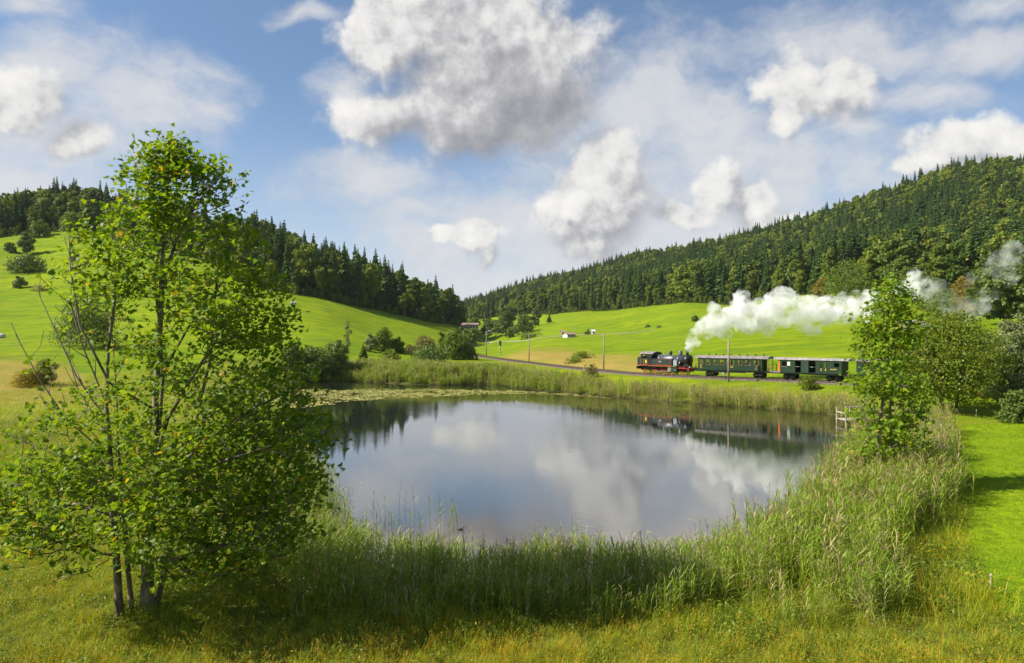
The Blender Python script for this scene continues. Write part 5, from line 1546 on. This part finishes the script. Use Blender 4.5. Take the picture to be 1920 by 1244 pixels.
def passenger_coach():
    e, L = rolling('passenger_coach', 'dark green passenger carriage with nine windows, coupled behind the locomotive', 'railway carriage', TR, 1306.5, 1450)
    def X_(cx): return (cx - 80) / (1745 - 80) * (L - .5) - L / 2 + .2
    xa, xb = X_(158), X_(1605)
    zf, ze = .98, 2.78
    wins = [(195, 272), (358, 440), (533, 622), (680, 762), (828, 872), (915, 992), (1090, 1166), (1252, 1346), (1436, 1530)]
    holes = [(X_(a), X_(b), 1.86, 2.56) for a, b in wins]
    body = MB()
    for sy in (-1, 1): window_wall(body, xa, xb, min(sy * 1.29, sy * 1.35), max(sy * 1.29, sy * 1.35), zf, ze, holes)
    for xe in (xa, xb):
        s = .05 if xe == xa else -.05
        x0, x1 = min(xe, xe + s), max(xe, xe + s)
        body.box(x0, x1, -1.289, -.4, zf, ze); body.box(x0, x1, .4, 1.289, zf, ze); body.box(x0, x1, -.4, .4, 2.6, ze); 
    bo = body.build('body', COACHG, e)
    MB().box(xa + .06, xb - .06, -1.28, 1.28, zf + .002, zf + .08).build('floor', DARKIN, bo)
    for i, (a, b) in enumerate(wins):
        for sy in (-1, 1):
            x0, x1 = X_(a), X_(b); y = sy * 1.355; fr = MB()
            fr.box(x0 - .05, x1 + .05, min(y, y + sy * .02), max(y, y + sy * .02), 1.79, 1.85).box(x0 - .03, x0 + .02, min(y, y + sy * .018), max(y, y + sy * .018), 1.852, 2.56).box(x1 - .02, x1 + .03, min(y, y + sy * .018), max(y, y + sy * .018), 1.852, 2.56)
            w = fr.build('window_frame', WOODB, bo)
            zt = 2.2 if i in (3, 7) else 2.56
            if i != 7: MB().box(x0 + .02, x1 - .02, sy * 1.315 - .006, sy * 1.315 + .006, 1.862, zt).build('pane', GLASS_M, w)
    # benches seen through the windows
    for k in range(8):
        xm = xa + .6 + (xb - xa - 1.2) * k / 7
        MB().box(xm - .05, xm + .05, -1.2, -.3, zf + .3, zf + 1.1).box(xm - .05, xm + .05, .3, 1.2, zf + .3, zf + 1.1).build('bench', WOODB, e)
    roof(e, X_(80), X_(1745) + .0, ze + .004, .40, 1.46, ROOFG)
    for cx in (350, 515, 690, 858, 1050, 1228, 1410, 1592):
        MB().lathe([(.06, 0), (.06, .14), (.13, .15), (.13, .26), (.0, .30)], (X_(cx), 0, ze + .36), 'z', 10).build('roof_vent', BLACK, e)
    # underframe
    MB().box(X_(90), X_(1740), -1.2, 1.2, .78, .96).box(X_(500), X_(1250), -1.25, -1.15, .68, .775).build('underframe', BLACK, e)
    bogie_wheels(e, (X_(370), X_(470), X_(1450), X_(1560)))
    for a, b in ((335, 505), (1415, 1595)):
        for sy in (-1, 1): MB().box(X_(a), X_(b), sy * .95 - .05, sy * .95 + .05, .32, .66).build('bogie_frame', BLACK, e)
    MB().box(X_(712), X_(770), -1.24, -.7, .35, .775).build('battery_box', GREYB, e)
    MB().box(X_(862), X_(885), -1.26, -1.18, .1, .775).box(X_(815), X_(850), -1.26, -1.18, .25, .3).box(X_(815), X_(850), -1.26, -1.18, .5, .55).build('step', WOODB, e)
    # end platforms with posts and rails
    for (x0, x1) in ((X_(85), xa - .003), (xb + .003, X_(1742))):
        MB().box(x0, x1, -1.25, 1.25, .96, 1.02).build('platform', BLACK, e)
        for sy in (-1.2, 1.2):
            xp = x0 + .06 if x0 < 0 else x1 - .06
            MB().tube([(xp, sy, 1.02), (xp, sy, 2.78)], .05, 8).build('post', WOODB, e)
        xp = x0 + .06 if x0 < 0 else x1 - .06
        MB().tube([(xp, -1.15, 1.8), (xp, 1.15, 1.8)], .03, 6).tube([(xp, -1.15, 1.4), (xp, 1.15, 1.4)], .03, 6).build('guard_rail', BLACK, e)
    buffers(e, X_(85), -1); buffers(e, X_(1742), 1)
    # yellow class figure, running plate and small markings on the side
    y = -1.352
    mk = MB()
    cx = X_(228)
    for (a, b, c, d) in ((-.12, .12, 1.74, 1.78), (.08, .12, 1.62, 1.74), (-.12, .12, 1.58, 1.62), (-.12, -.08, 1.46, 1.58), (-.12, .14, 1.42, 1.46), (-.17, .20, 1.30, 1.34)): mk.box(cx + a, cx + b, y - .008, y, c, d)
    mk.build('class_number', YELLOW, bo)
    mk = MB(); cx = X_(945)
    for (a, b, c, d) in ((-.20, .16, 1.60, 1.64), (-.20, -.16, 1.48, 1.60), (.0, .16, 1.50, 1.56), (-.20, .16, 1.42, 1.46)): mk.box(cx + a, cx + b, y - .008, y, c, d)
    mk.build('carriage_marking', YELLOW, bo)
    mk = MB(); cx = X_(1475)
    for (a, b, c, d) in ((-.04, .10, 1.62, 1.66), (.06, .10, 1.50, 1.62), (-.04, .06, 1.46, 1.50), (-.10, .14, 1.26, 1.30), (-.08, .02, 1.34, 1.40)): mk.box(cx + a, cx + b, y - .008, y, c, d)
    mk.build('end_marking', YELLOW, bo)
    return e

def baggage_coach():
    e, L = rolling('baggage_carriage', 'green carriage with open dark doors, pale roof and an orange post', 'railway carriage', TR, 1453.5, 1601)
    def X_(cx): return (cx - 165) / (1775 - 165) * (L - .5) - L / 2 + .25
    xa, xb = X_(325), X_(1640)
    zf, ze = .98, 2.78
    holes = [(X_(362), X_(545), 1.86, 2.54), (X_(655), X_(780), zf + .06, 2.66), (X_(950), X_(1095), zf + .06, 2.66), (X_(1190), X_(1235), 1.80, 2.5), (X_(1283), X_(1330), 1.80, 2.5), (X_(1480), X_(1580), 1.95, 2.5)]
    body = MB()
    window_wall(body, xa, xb, -1.35, -1.29, zf, ze, holes)
    window_wall(body, xa, xb, 1.29, 1.35, zf, ze, [(X_(362), X_(545), 1.86, 2.54), (X_(1100), X_(1165), zf + .06, 2.66), (X_(1190), X_(1235), 1.80, 2.5), (X_(1283), X_(1330), 1.80, 2.5)])
    for xe, s in ((xa, .05), (xb, -.05)): body.box(min(xe, xe + s), max(xe, xe + s), -1.289, 1.289, zf, ze)
    bo = body.build('body', COACHG, e)
    MB().box(xa + .06, xb - .06, -1.28, 1.28, zf + .002, zf + .055).box(X_(640), X_(645), -1.28, 1.28, zf + .06, ze - .01).build('floor', DARKIN, bo)
    MB().box(X_(783), X_(947), -1.40, -1.353, zf + .02, 2.72).build('sliding_door', COACHD, e)
    MB().tube([(X_(655), -1.32, 1.85), (X_(780), -1.32, 1.85)], .025, 6).build('door_bar', STEEL, bo)
    MB().tube([(X_(950), -1.32, 1.85), (X_(1095), -1.32, 1.85)], .025, 6).build('door_bar', STEEL, bo)
    MB().box(X_(362) - .03, X_(475), -1.375, -1.352, 1.80, 1.855).build('window_sill', STEEL, bo)
    MB().box(X_(478), X_(540), -1.33, -1.31, 1.95, 2.5).build('pane', CREAM, bo)
    for a, b in ((1190, 1235), (1283, 1330)): MB().box(X_(a) + .01, X_(b) - .01, -1.325, -1.315, 1.81, 2.49).build('pane', GLASS_M, bo)
    mk = MB(); y = -1.352
    for cx in (1212, 1305):
        x = X_(cx)
        for (a, b, c, d) in ((-.10, .10, 1.64, 1.68), (-.03, .03, 1.44, 1.64), (-.10, .10, 1.40, 1.44)): mk.box(x + a, x + b, y - .008, y, c, d)
    mk.build('compartment_marking', YELLOW, bo)
    mk = MB(); x = X_(1400)
    for k in range(7): mk.box(x + k * .125, x + k * .125 + .08, y - .008, y, 1.56, 1.70 if k % 2 else 1.66)
    mk.build('lettering', YELLOW, bo)
    roof(e, X_(165), X_(1775), ze + .004, .30, 1.47, ROOFL)
    MB().box(X_(60), X_(1770), -1.2, 1.2, .78, .96).build('underframe', BLACK, e)
    bogie_wheels(e, (X_(420), X_(560), X_(1350), X_(1520)))
    MB().box(X_(60), xa - .003, -1.25, 1.25, .962, 1.03).build('platform', GREYB, e)
    for sy in (-1.15, 1.15): MB().box(X_(275), X_(305), sy - .07, sy + .07, 1.03, 2.78).build('orange_post', ORANGEP, e)
    for sy in (-1.2, 1.2): MB().tube([(X_(72), sy, 1.03), (X_(72), sy, 2.0)], .05, 8).build('post', WOODB, e)
    MB().tube([(X_(72), -1.15, 1.95), (X_(72), 1.15, 1.95)], .03, 6).tube([(X_(72), -1.15, 1.5), (X_(72), 1.15, 1.5)], .03, 6).build('guard_rail', ORANGEP, e)
    buffers(e, X_(60), -1); buffers(e, X_(1770), 1)
    return e

def grey_wagon():
    e, L = rolling('grey_wagon', 'grey low sided wagon half hidden behind the olive tree', 'railway wagon', TR, 1795, 1896)
    h = L / 2 - .4
    for sy in (-1, 1):
        for k in range(6):
            x0 = -h + k * 2 * h / 6
            MB().box(x0 + .02, x0 + 2 * h / 6 - .02, sy * 1.3 - .04, sy * 1.3 + .04, 1.0, 2.0).build('side_panel', GREYB, e)
    for sx in (-1, 1): MB().box(sx * h - .04, sx * h + .04, -1.25, 1.25, 1.0, 2.0).build('end_panel', GREYB, e)
    MB().box(-h, h, -1.25, 1.25, .75, .99).build('underframe', BLACK, e)
    bogie_wheels(e, (-h * .6, h * .6), .45); buffers(e, -h, -1); buffers(e, h, 1)
def third_coach():
    e, L = rolling('rear_coach', 'dark carriage hidden behind the young tree and the olive tree', 'railway carriage', TR, 1606, 1790)
    h = L / 2 - .4
    body = MB(); n = 8
    hs = [(-h + .5 + (2 * h - 1) * (k + .2) / n, -h + .5 + (2 * h - 1) * (k + .75) / n, 1.86, 2.5) for k in range(n)]
    for sy in (-1, 1): window_wall(body, -h, h, sy * 1.32 - .03, sy * 1.32 + .03, .98, 2.78, hs)
    for sx in (-1, 1): body.box(sx * h - .03, sx * h + .03, -1.289, 1.289, .98, 2.78)
    bo = body.build('body', COACHG, e)
    for a, b, c, d in hs:
        for sy in (-1, 1): MB().box(a + .01, b - .01, sy * 1.32 - .005, sy * 1.32 + .005, c + .01, d - .01).build('pane', GLASS_M, bo)
    roof(e, -h - .1, h + .1, 2.784, .36, 1.45, ROOFG)
    MB().box(-h, h, -1.2, 1.2, .78, .96).build('underframe', BLACK, e)
    bogie_wheels(e, (-h * .75, -h * .55, h * .55, h * .75)); buffers(e, -h, -1); buffers(e, h, 1)
LOCO = locomotive(); passenger_coach(); baggage_coach(); third_coach(); grey_wagon()

# driver at the cab window
def person(name, label, loc, rz, shirt, seat=False):
    e = tag(empty(name, loc, rz), label, 'person')
    skin = plain('skin', (.50, .30, .21), .6, 0, .05); hair = plain('dark_hair', (.05, .035, .025), .7)
    # one continuous body: pelvis, chest, neck, head, arms, legs
    J = [(0, 0, .92), (0, 0, 1.12), (0, 0, 1.36), (0, 0, 1.47), (0, -.01, 1.56), (0, -.015, 1.68),
         (.19, 0, 1.38), (.24, -.10, 1.14), (.20, -.30, 1.06), (.19, -.40, 1.07), (-.19, 0, 1.38), (-.25, -.06, 1.13), (-.20, -.26, 1.04), (-.19, -.36, 1.05),
         (.10, 0, .86), (.11, .01, .48), (.11, .02, .08), (.11, -.12, .03), (-.10, 0, .86), (-.11, .01, .48), (-.11, .02, .08), (-.11, -.12, .03)]
    E_ = [(0, 1), (1, 2), (2, 3), (3, 4), (4, 5), (2, 6), (6, 7), (7, 8), (8, 9), (2, 10), (10, 11), (11, 12), (12, 13), (0, 14), (14, 15), (15, 16), (16, 17), (0, 18), (18, 19), (19, 20), (20, 21)]
    Rr = [.15, .14, .15, .06, .09, .095, .07, .048, .038, .045, .07, .048, .038, .045, .10, .07, .05, .045, .10, .07, .05, .045]
    me = bpy.data.meshes.new('body'); me.from_pydata(J, E_, [])
    o = link('body', me, e)
    sk = o.modifiers.new('skin', 'SKIN')
    for i, d in enumerate(me.skin_vertices[0].data): d.radius = (Rr[i], Rr[i] * .8); d.use_root = (i == 0)
    o.modifiers.new('sub', 'SUBSURF').render_levels = 1
    dg = bpy.context.evaluated_depsgraph_get(); m2 = bpy.data.meshes.new_from_object(o.evaluated_get(dg))
    o.modifiers.clear(); o.data = m2
    trousers = plain('dark_cloth', (.03, .035, .06), .8)
    m2.materials.clear()
    for m in (shirt, skin, trousers): m2.materials.append(m)
    for p in m2.polygons:
        c = p.center; p.use_smooth = True
        p.material_index = 1 if c.z > 1.44 or c.y < -.30 else (2 if c.z < .9 else 0)
    hd = MB().lathe([(.0, .115), (.06, .10), (.10, .05), (.108, 0), (.10, -.04)], (0, .005, 1.68), 'z', 12).build('hair', hair, e)
    return e
PURPLE = plain('pale_shirt', (.42, .38, .52), .8, 0, .1)
_m = Matrix.Translation(LOCO.location) @ Matrix.Rotation(LOCO.rotation_euler.z, 4, 'Z')
bpy.context.view_layer.update()
_c = _m @ Vector((-3.15, -.62, 1.05)); person('person', 'engine driver in a pale shirt at the cab window', _c, LOCO.rotation_euler.z, PURPLE)

def coach_passengers():
    c = bpy.data.objects['passenger_coach']; m = Matrix.Translation(c.location) @ Matrix.Rotation(c.rotation_euler.z, 4, 'Z')
    white = plain('white_shirt', (.70, .69, .66), .8, 0, .08); blue = plain('dark_shirt', (.06, .07, .12), .8, 0, .1)
    L = 10.9
    for cx, sh, lab in ((735, white, 'passenger in a white shirt at the fourth window of the first carriage'), (850, blue, 'passenger in a dark shirt behind the pole, at the fifth window'), (1300, white, 'passenger in a white shirt at the eighth window of the first carriage')):
        x = (cx - 80) / (1745 - 80) * (L - .5) - L / 2 + .2
        p = m @ Vector((x, -.62, 1.062)); e = person('person', lab, p, c.rotation_euler.z + .2, sh); e.scale = (.92,) * 3
coach_passengers()
# ------------------------------------------------------------------ line-side poles, signal, buildings, small things
POLE = bark_mat('pole_wood', (0.16, 0.13, 0.10), (0.30, 0.26, 0.21), 3.0)
WHITE = plain('white_paint', (.50, .50, .48), .75, 0, .1)
REDTILE = plain('red_tiles', (.26, .17, .14), .85, 0, .2, 4)
GREYROOF = plain('slate_roof', (.30, .33, .38), .6, .1, .15, 3)
GLASSD = plain('dark_window', (.03, .035, .045), .15, 0, .1, 2, .6)
CONC = plain('pale_wall', (.52, .52, .54), .8, 0, .12, 2)
LW = {}
def pole(px, py_base, py_top, label, r=.13, ins=True, D=None):
    D_ = D or hit(px, py_base).y
    base = on_ground(px, D_)
    h = (py_base - py_top) / FPX * D_
    e = tag(empty('line_pole', base), label, 'pole', 'wooden line poles along the railway')
    MB().tube([(0, 0, -.5), (0, 0, h)], [r, r * .72], 10).build('shaft', POLE, e)
    if ins:
        for s in (-1, 1):
            MB().tube([(0, 0, h - .55), (s * .28, 0, h - .5), (s * .30, 0, h - .38)], .02, 6).lathe([(.05, 0), (.06, .05), (.03, .12), (.0, .13)], (s * .30, 0, h - .38), 'z', 8).build('insulator', WHITE, e)
    return base + Vector((0, 0, h - .3))
tops = [pole(1366, 707, 627, 'wooden line pole in front of the first green carriage', .15, False, 98.0), pole(1132, 694, 627, 'wooden line pole left of the locomotive', .14),
        pole(992, 678, 626, 'wooden line pole above the left end of the dry field', .14), pole(912, 669, 621, 'wooden line pole by the dark bush at the bend', .15)]
for i, (px, pb, pt, lab) in enumerate([(869, 660, 618, 'thin pole left of the bank thicket top'), (892, 640, 612, 'thin pole below the long low building'), (1016, 630, 612, 'thin pole left of the white farmhouse'), (1078, 630, 609, 'thin pole behind the white farmhouse'), (1107, 627, 609, 'thin pole by the tiny dark fir')]):
    pole(px, pb, pt, lab, .10, False)
def wire(a, b, sag, r=.012):
    pts = []
    for k in range(13):
        t = k / 12; p = a.lerp(b, t); p.z -= sag * 4 * t * (1 - t); pts.append(p)
    return pts
for i, (a, b) in enumerate(((tops[1], tops[2]), (tops[2], tops[3]))):
    o = MB().tube(wire(a, b, .5), .012, 4).build('line_wire', BLACK)
    tag(o, ('thin wire between the pole by the locomotive and the next pole', 'thin wire between the dry field pole and the bend pole')[i], 'wire', 'wires of the line poles')

def signal():
    p = on_ground(938, hit(938, 666).y); k = p.y / FPX; h = 26 * k
    e = tag(empty('railway_signal', p), 'railway signal post banded black and white beside the track bend', 'signal')
    n = 6
    for i in range(n): MB().tube([(0, 0, h * .72 * i / n), (0, 0, h * .72 * (i + 1) / n)], .14, 10).build('band', WHITE if i % 2 == 0 else BLACK, e)
    MB().box(-.30, .30, -.14, .14, h * .72, h).build('signal_head', BLACK, e)
    MB().box(-.36, .36, .145, .17, h * .70, h * 1.02).build('white_backboard', WHITE, e)
    for z in (.80, .90): MB().lathe([(.0, -.17), (.10, -.17), (.10, -.141)], (0, 0, h * z), 'y', 12).build('lamp', GLASSD, e)
signal()

def gabled(name, label, px, py, wpx, hpx, depth, rz, wall, roofm, nwin, rows=1, eaves=.55, D=None):
    p = on_ground(px, D or hit(px, py).y); k = p.y / FPX; w, h = wpx * k, hpx * k
    e = tag(empty(name, p, rz), label, 'building'); he = h * eaves
    MB().box(-w / 2, w / 2, -depth / 2, depth / 2, -1.0, he).prism_x([(-depth / 2, he + .001), (depth / 2, he + .001), (0, h * .97)], -w / 2 + .01, w / 2 - .01).build('wall', wall, e)
    ov = .5; t = .14
    MB().prism_x([(-depth / 2 - ov, he - ov * (h - he) / (depth / 2)), (0, h), (0, h + t), (-depth / 2 - ov, he - ov * (h - he) / (depth / 2) + t)], -w / 2 - ov, w / 2 + ov).prism_x([(0, h), (depth / 2 + ov, he - ov * (h - he) / (depth / 2)), (depth / 2 + ov, he - ov * (h - he) / (depth / 2) + t), (0, h + t)], -w / 2 - ov, w / 2 + ov).build('roof', roofm, e)
    for r_ in range(rows):
        for i in range(nwin):
            x = -w / 2 + w * (i + .5) / nwin; z = he * (r_ + .3) / rows; ww = min(1.0, w / nwin * .3); hh = he / rows * .42
            f = MB().box(x - ww - .1, x + ww + .1, -depth / 2 - .06, -depth / 2 - .004, z - .1, z + hh + .1).build('window', WHITE, e)
            MB().box(x - ww, x + ww, -depth / 2 - .09, -depth / 2 - .062, z, z + hh).build('pane', GLASSD, f)
    return e
gabled('station_building', 'long low pale building with a dull reddish roof at the end of the valley', 878, 618, 37, 12, 9, .05, CONC, REDTILE, 7, 1, .68)
gabled('house', 'small red roofed house partly hidden by dark trees', 911, 620, 10, 7, 6, .3, CONC, REDTILE, 2, 1, .5)
gabled('shed', 'low shed with a white roof beside the dark trees', 923, 624, 14, 4, 6, 0, CONC, GREYROOF, 3, 1, .6)
gabled('farmhouse', 'small white farmhouse standing by the road in the meadow', 1067, 633, 16, 9, 7, .25, WHITE, REDTILE, 3, 1, .62)
gabled('hut', 'little pinkish hut beside the white farmhouse', 1055, 627, 5, 7, 3, 0, plain('pink_wall', (.6, .42, .36), .8), REDTILE, 1, 1, .6)
gabled('hut', 'narrow cream hut right of the farmhouse', 1112, 627, 4, 8, 3, 0, plain('cream_wall', (.68, .60, .42), .8), CONC, 1, 1, .7)
gabled('house', 'house with a grey blue roof between the young tree and the olive tree', 1708, 600, 40, 30, 9, .3, plain('timber_wall', (.22, .17, .12), .85, 0, .2, 3), GREYROOF, 3, 2, .6, D=150.0)
gabled('barn', 'small white barn on the left hill below the wood', 293, 452, 16, 8, 7, .2, WHITE, GREYROOF, 2, 1, .6)

def road():
    pts = [on_ground(px, D) for px, D in ((890, 470), (935, 400), (990, 352), (1040, 336), (1100, 322), (1180, 306), (1230, 300))]
    line = catmull([(p.x, p.y) for p in pts], 8, closed=False); V, F = [], []
    for i, (x, y) in enumerate(line):
        a = line[max(i - 1, 0)]; b = line[min(i + 1, len(line) - 1)]; t = Vector((b[0] - a[0], b[1] - a[1])).normalized(); n = Vector((-t.y, t.x)) * 1.1
        for s in (-1, 1):
            q = (x + n.x * s, y + n.y * s); V.append((q[0], q[1], gz(*q) + .16))
    for i in range(len(line) - 1): F.append((2 * i, 2 * i + 2, 2 * i + 3, 2 * i + 1))
    tag(link('road', mesh_np('road', V, F, plain('pale_road', (.30, .29, .20), .9, 0, .1))), kind='structure')
road()

def bale(px, py, label):
    p = hit(px, py); e = MB(); r = .62
    o = MB().lathe([(.0, -.6), (r * .92, -.6), (r, -.5), (r, .5), (r * .92, .6), (.0, .6)], (0, 0, 0), 'x', 18).build('hay_bale', plain('bale_wrap', (.42, .46, .47), .55, 0, .08))
    o.location = (p.x, p.y, gz(p.x, p.y) + r * .9); o.rotation_euler = (0, 0, .3)
    tag(o, label, 'hay bale', 'wrapped hay bales')
bale(4, 634, 'white wrapped bale on the left meadow edge')
bale(553, 571, 'pale wrapped bale right of the maple crown')
bale(547, 572, 'pale wrapped bale touching the maple crown')

def jetty():
    D = 69.0; x = (1586 - 960) / FPX * D
    e = tag(empty('jetty', (x, D, 0)), 'small pale wooden landing stage at the corner of the pond', 'jetty')
    WD = plain('weathered_wood', (.46, .40, .32), .85, 0, .25, 5)
    for i in range(5): MB().box(-.5 + i * .36, -.5 + i * .36 + .32, -1.0, 1.0, .42, .48).build('plank', WD, e)
    for (a, b) in ((-.46, -.95), (.9, -.95), (-.46, .95), (.9, .95)): MB().box(a - .06, a + .06, b - .06, b + .06, -1.2, 1.75 if b < 0 else 1.6).build('post', WD, e)
    MB().box(-.52, .98, -1.02, -.955 + .12, 1.752, 1.84).build('hand_rail', WD, e)
    MB().box(-.53, -.40, -.88, 1.0, 1.1, 1.2).build('hand_rail', WD, e)
jetty()
def stake(px, py, hpx, label):
    p = hit(px, py); h = hpx * p.y / FPX
    o = MB().tube([(0, 0, -.3), (0, 0, h), (0, 0, h + .03)], [.03, .03, .022], 8).build('fence_stake', plain('pale_stake', (.40, .38, .34), .85, 0, .3, 6))
    o.location = p; o.rotation_euler = (.03, .04, 0); tag(o, label, 'stake', 'pale marker stakes at the edge of the lawn')
stake(1857, 1104, 26, 'pale stake at the near edge of the mown lawn')
stake(1830, 784, 16, 'pale stake at the far end of the mown lawn')

def duck():
    D = 31.5; x = (863 - 960) / FPX * D
    V = []
    m = plain('dark_feathers', (.030, .024, .020), .6, 0, .2, 20)
    mb = MB().lathe([(.0, -.20), (.03, -.17), (.075, -.08), (.085, .02), (.06, .11), (.02, .15), (.0, .155)], (0, 0, .05), 'x', 14)
    mb.tube([(.10, 0, .07), (.15, 0, .12), (.165, 0, .17)], [.035, .026, .022], 10).lathe([(.0, -.045), (.03, -.03), (.04, .0), (.03, .03), (.012, .055), (.0, .08)], (.18, 0, .185), 'x', 12)
    o = mb.build('duck', m); o.location = (x, D, -.02); o.scale = (.85, .85, .7); tag(o, 'small dark duck swimming near the loose reed stalks', 'duck')
duck()

# loose reed stalks standing in the shallows, each its own thing
def loose_reeds():
    rs = np.random.RandomState(77)
    spots = [(700, 985), (722, 975), (735, 1000), (748, 960), (760, 990), (778, 965), (790, 1005), (806, 985), (820, 1010), (826, 990), (850, 1000), (858, 996), (842, 1020), (770, 1012), (715, 1005), (1500, 930), (1522, 900), (1458, 948), (1440, 965), (1410, 985), (1380, 1000)]
    for i, (px, py) in enumerate(spots):
        k = (HZ - py); D = -CAMH * FPX / k; D = max(D, 25.5); x = (px - 960) / FPX * D
        h = rs.uniform(1.0, 1.9)
        V, F, M = [], [], []; reed_stem(V, F, M, 0, 0, h, rs, rs.rand() < .15, False, 8, 1.5)
        e = tag(empty('reed_stalk', (x, D, 0)), 'single reed stalk standing in the shallow water off the ' + ('left' if px < 1000 else 'right') + ' near bank', 'reed', 'loose reed stalks in the shallow water off the ' + ('left' if px < 1000 else 'right') + ' bank')
        mats = [REED, REED_DRY, PLUME]
        link('stem', mesh_np('stem', V[:9], F[:6], mats, mat_idx=M[:6]), e)
        link('leaves', mesh_np('leaves', V[9:], [tuple(q - 9 for q in f) for f in F[6:]], mats, mat_idx=M[6:]), e)
loose_reeds()
# ------------------------------------------------------------------ smoke from the chimney
def smoke(name, label, puffs, density, seed, bump=.75, vox=.25, freq=.5, lo=.36, hi=.78):
    rs = np.random.RandomState(seed)
    mb = MB()
    def sphere(c, r):
        prof = [(r * math.sin(a), -r * math.cos(a)) for a in np.linspace(0.02, math.pi - .02, 9)]
        mb.lathe(prof, c, 'z', 12)
    for i in range(len(puffs) - 1):
        (x0, y0, r0, d0), (x1, y1, r1, d1) = puffs[i], puffs[i + 1]
        n = max(2, int(math.hypot(x1 - x0, y1 - y0) / (0.42 * (r0 + r1) / 2)))
        for k in range(n):
            t = k / n; r = r0 + (r1 - r0) * t
            for q in range(9 if r > 10 else 1):
                c = P(x0 + (x1 - x0) * t + rs.normal() * r * .40, y0 + (y1 - y0) * t + rs.normal() * r * .42, d0 + (d1 - d0) * t)
                c.y += rs.normal() * r * .42 * d0 / FPX
                sphere(c, r * d0 / FPX * rs.uniform(.20, .50) if r > 10 else r * d0 / FPX)
    o = mb.build(name, [])
    rm = o.modifiers.new('union', 'REMESH'); rm.mode = 'VOXEL'; rm.voxel_size = vox
    bpy.context.view_layer.update()
    dg = bpy.context.evaluated_depsgraph_get(); me = bpy.data.meshes.new_from_object(o.evaluated_get(dg))
    o.modifiers.clear(); o.data = me
    n = len(me.vertices); co = np.zeros(n * 3); me.vertices.foreach_get('co', co); no = np.zeros(n * 3); me.vertex_normals.foreach_get('vector', no)
    co = co.reshape(-1, 3); no = no.reshape(-1, 3)
    dsp = np.empty(n)
    for i in range(n):
        v = Vector(co[i])
        a = 1 - abs(mnoise.noise(v * .55)) * 2.0
        b = 1 - abs(mnoise.noise(v * 1.25 + Vector((7, 3, 1)))) * 2.0
        c = 1 - abs(mnoise.noise(v * 2.9 + Vector((1, 9, 4)))) * 2.0
        dsp[i] = (a * .75 + b * .42 + c * .2 - .55) * bump
    co = co + no * dsp[:, None]
    me.vertices.foreach_set('co', co.ravel()); me.update()
    m = bpy.data.materials.new(name); m.use_nodes = True; nt = m.node_tree; nt.nodes.clear()
    out = nt.nodes.new('ShaderNodeOutputMaterial'); pv = nt.nodes.new('ShaderNodeVolumePrincipled')
    pv.inputs['Color'].default_value = (.955, .958, .965, 1); pv.inputs['Anisotropy'].default_value = 0.0
    pos = nt.nodes.new('ShaderNodeNewGeometry').outputs['Position']
    n1 = tex_noise(nt, pos, freq, 6, 0.62, 2.1)
    nt.links.new((n1.step(lo, hi) * density).s, pv.inputs['Density'])
    nt.links.new(pv.outputs[0], out.inputs['Volume'])
    me.materials.clear(); me.materials.append(m)
    tag(o, label, kind='stuff')
    return o
smoke('steam_plume', 'white steam plume trailing back from the locomotive chimney', [(1293, 657, 3, 106), (1296, 646, 6, 106), (1300, 634, 9, 106), (1314, 618, 16, 106), (1340, 606, 25, 106), (1378, 597, 30, 106), (1420, 590, 33, 106), (1465, 580, 34, 105), (1500, 586, 32, 105), (1545, 587, 31, 104), (1585, 586, 30, 104), (1620, 574, 30, 104), (1650, 566, 28, 104)], 1.6, 3)
smoke('steam_plume', 'smaller steam puff showing above the young tree', [(1668, 572, 20, 108), (1690, 552, 20, 108), (1712, 532, 22, 108), (1726, 530, 18, 108)], 1.2, 4, lo=.42, hi=.68)
smoke('smoke_wisps', 'thin bluish smoke drifting across the trees at the right', [(1726, 545, 20, 140), (1760, 548, 24, 140), (1785, 580, 28, 140), (1812, 574, 32, 140), (1840, 556, 30, 140), (1866, 525, 30, 140), (1895, 490, 34, 140), (1930, 470, 34, 140)], 0.24, 6, .8, .5, freq=.2, lo=.48, hi=.74)
# ------------------------------------------------------------------ the air of the valley
def haze():
    m = bpy.data.materials.new('haze'); m.use_nodes = True; nt = m.node_tree; nt.nodes.clear()
    out = nt.nodes.new('ShaderNodeOutputMaterial'); pv = nt.nodes.new('ShaderNodeVolumePrincipled')
    pv.inputs['Color'].default_value = (.80, .88, 1.0, 1); pv.inputs['Density'].default_value = 0.000035
    nt.links.new(pv.outputs[0], out.inputs['Volume'])
    o = MB().box(-5400, 5400, -5400, 5400, GROUND_LOW - 1.0, GROUND_TOP + 45.0).build('haze', m)
    tag(o, kind='stuff')
haze()
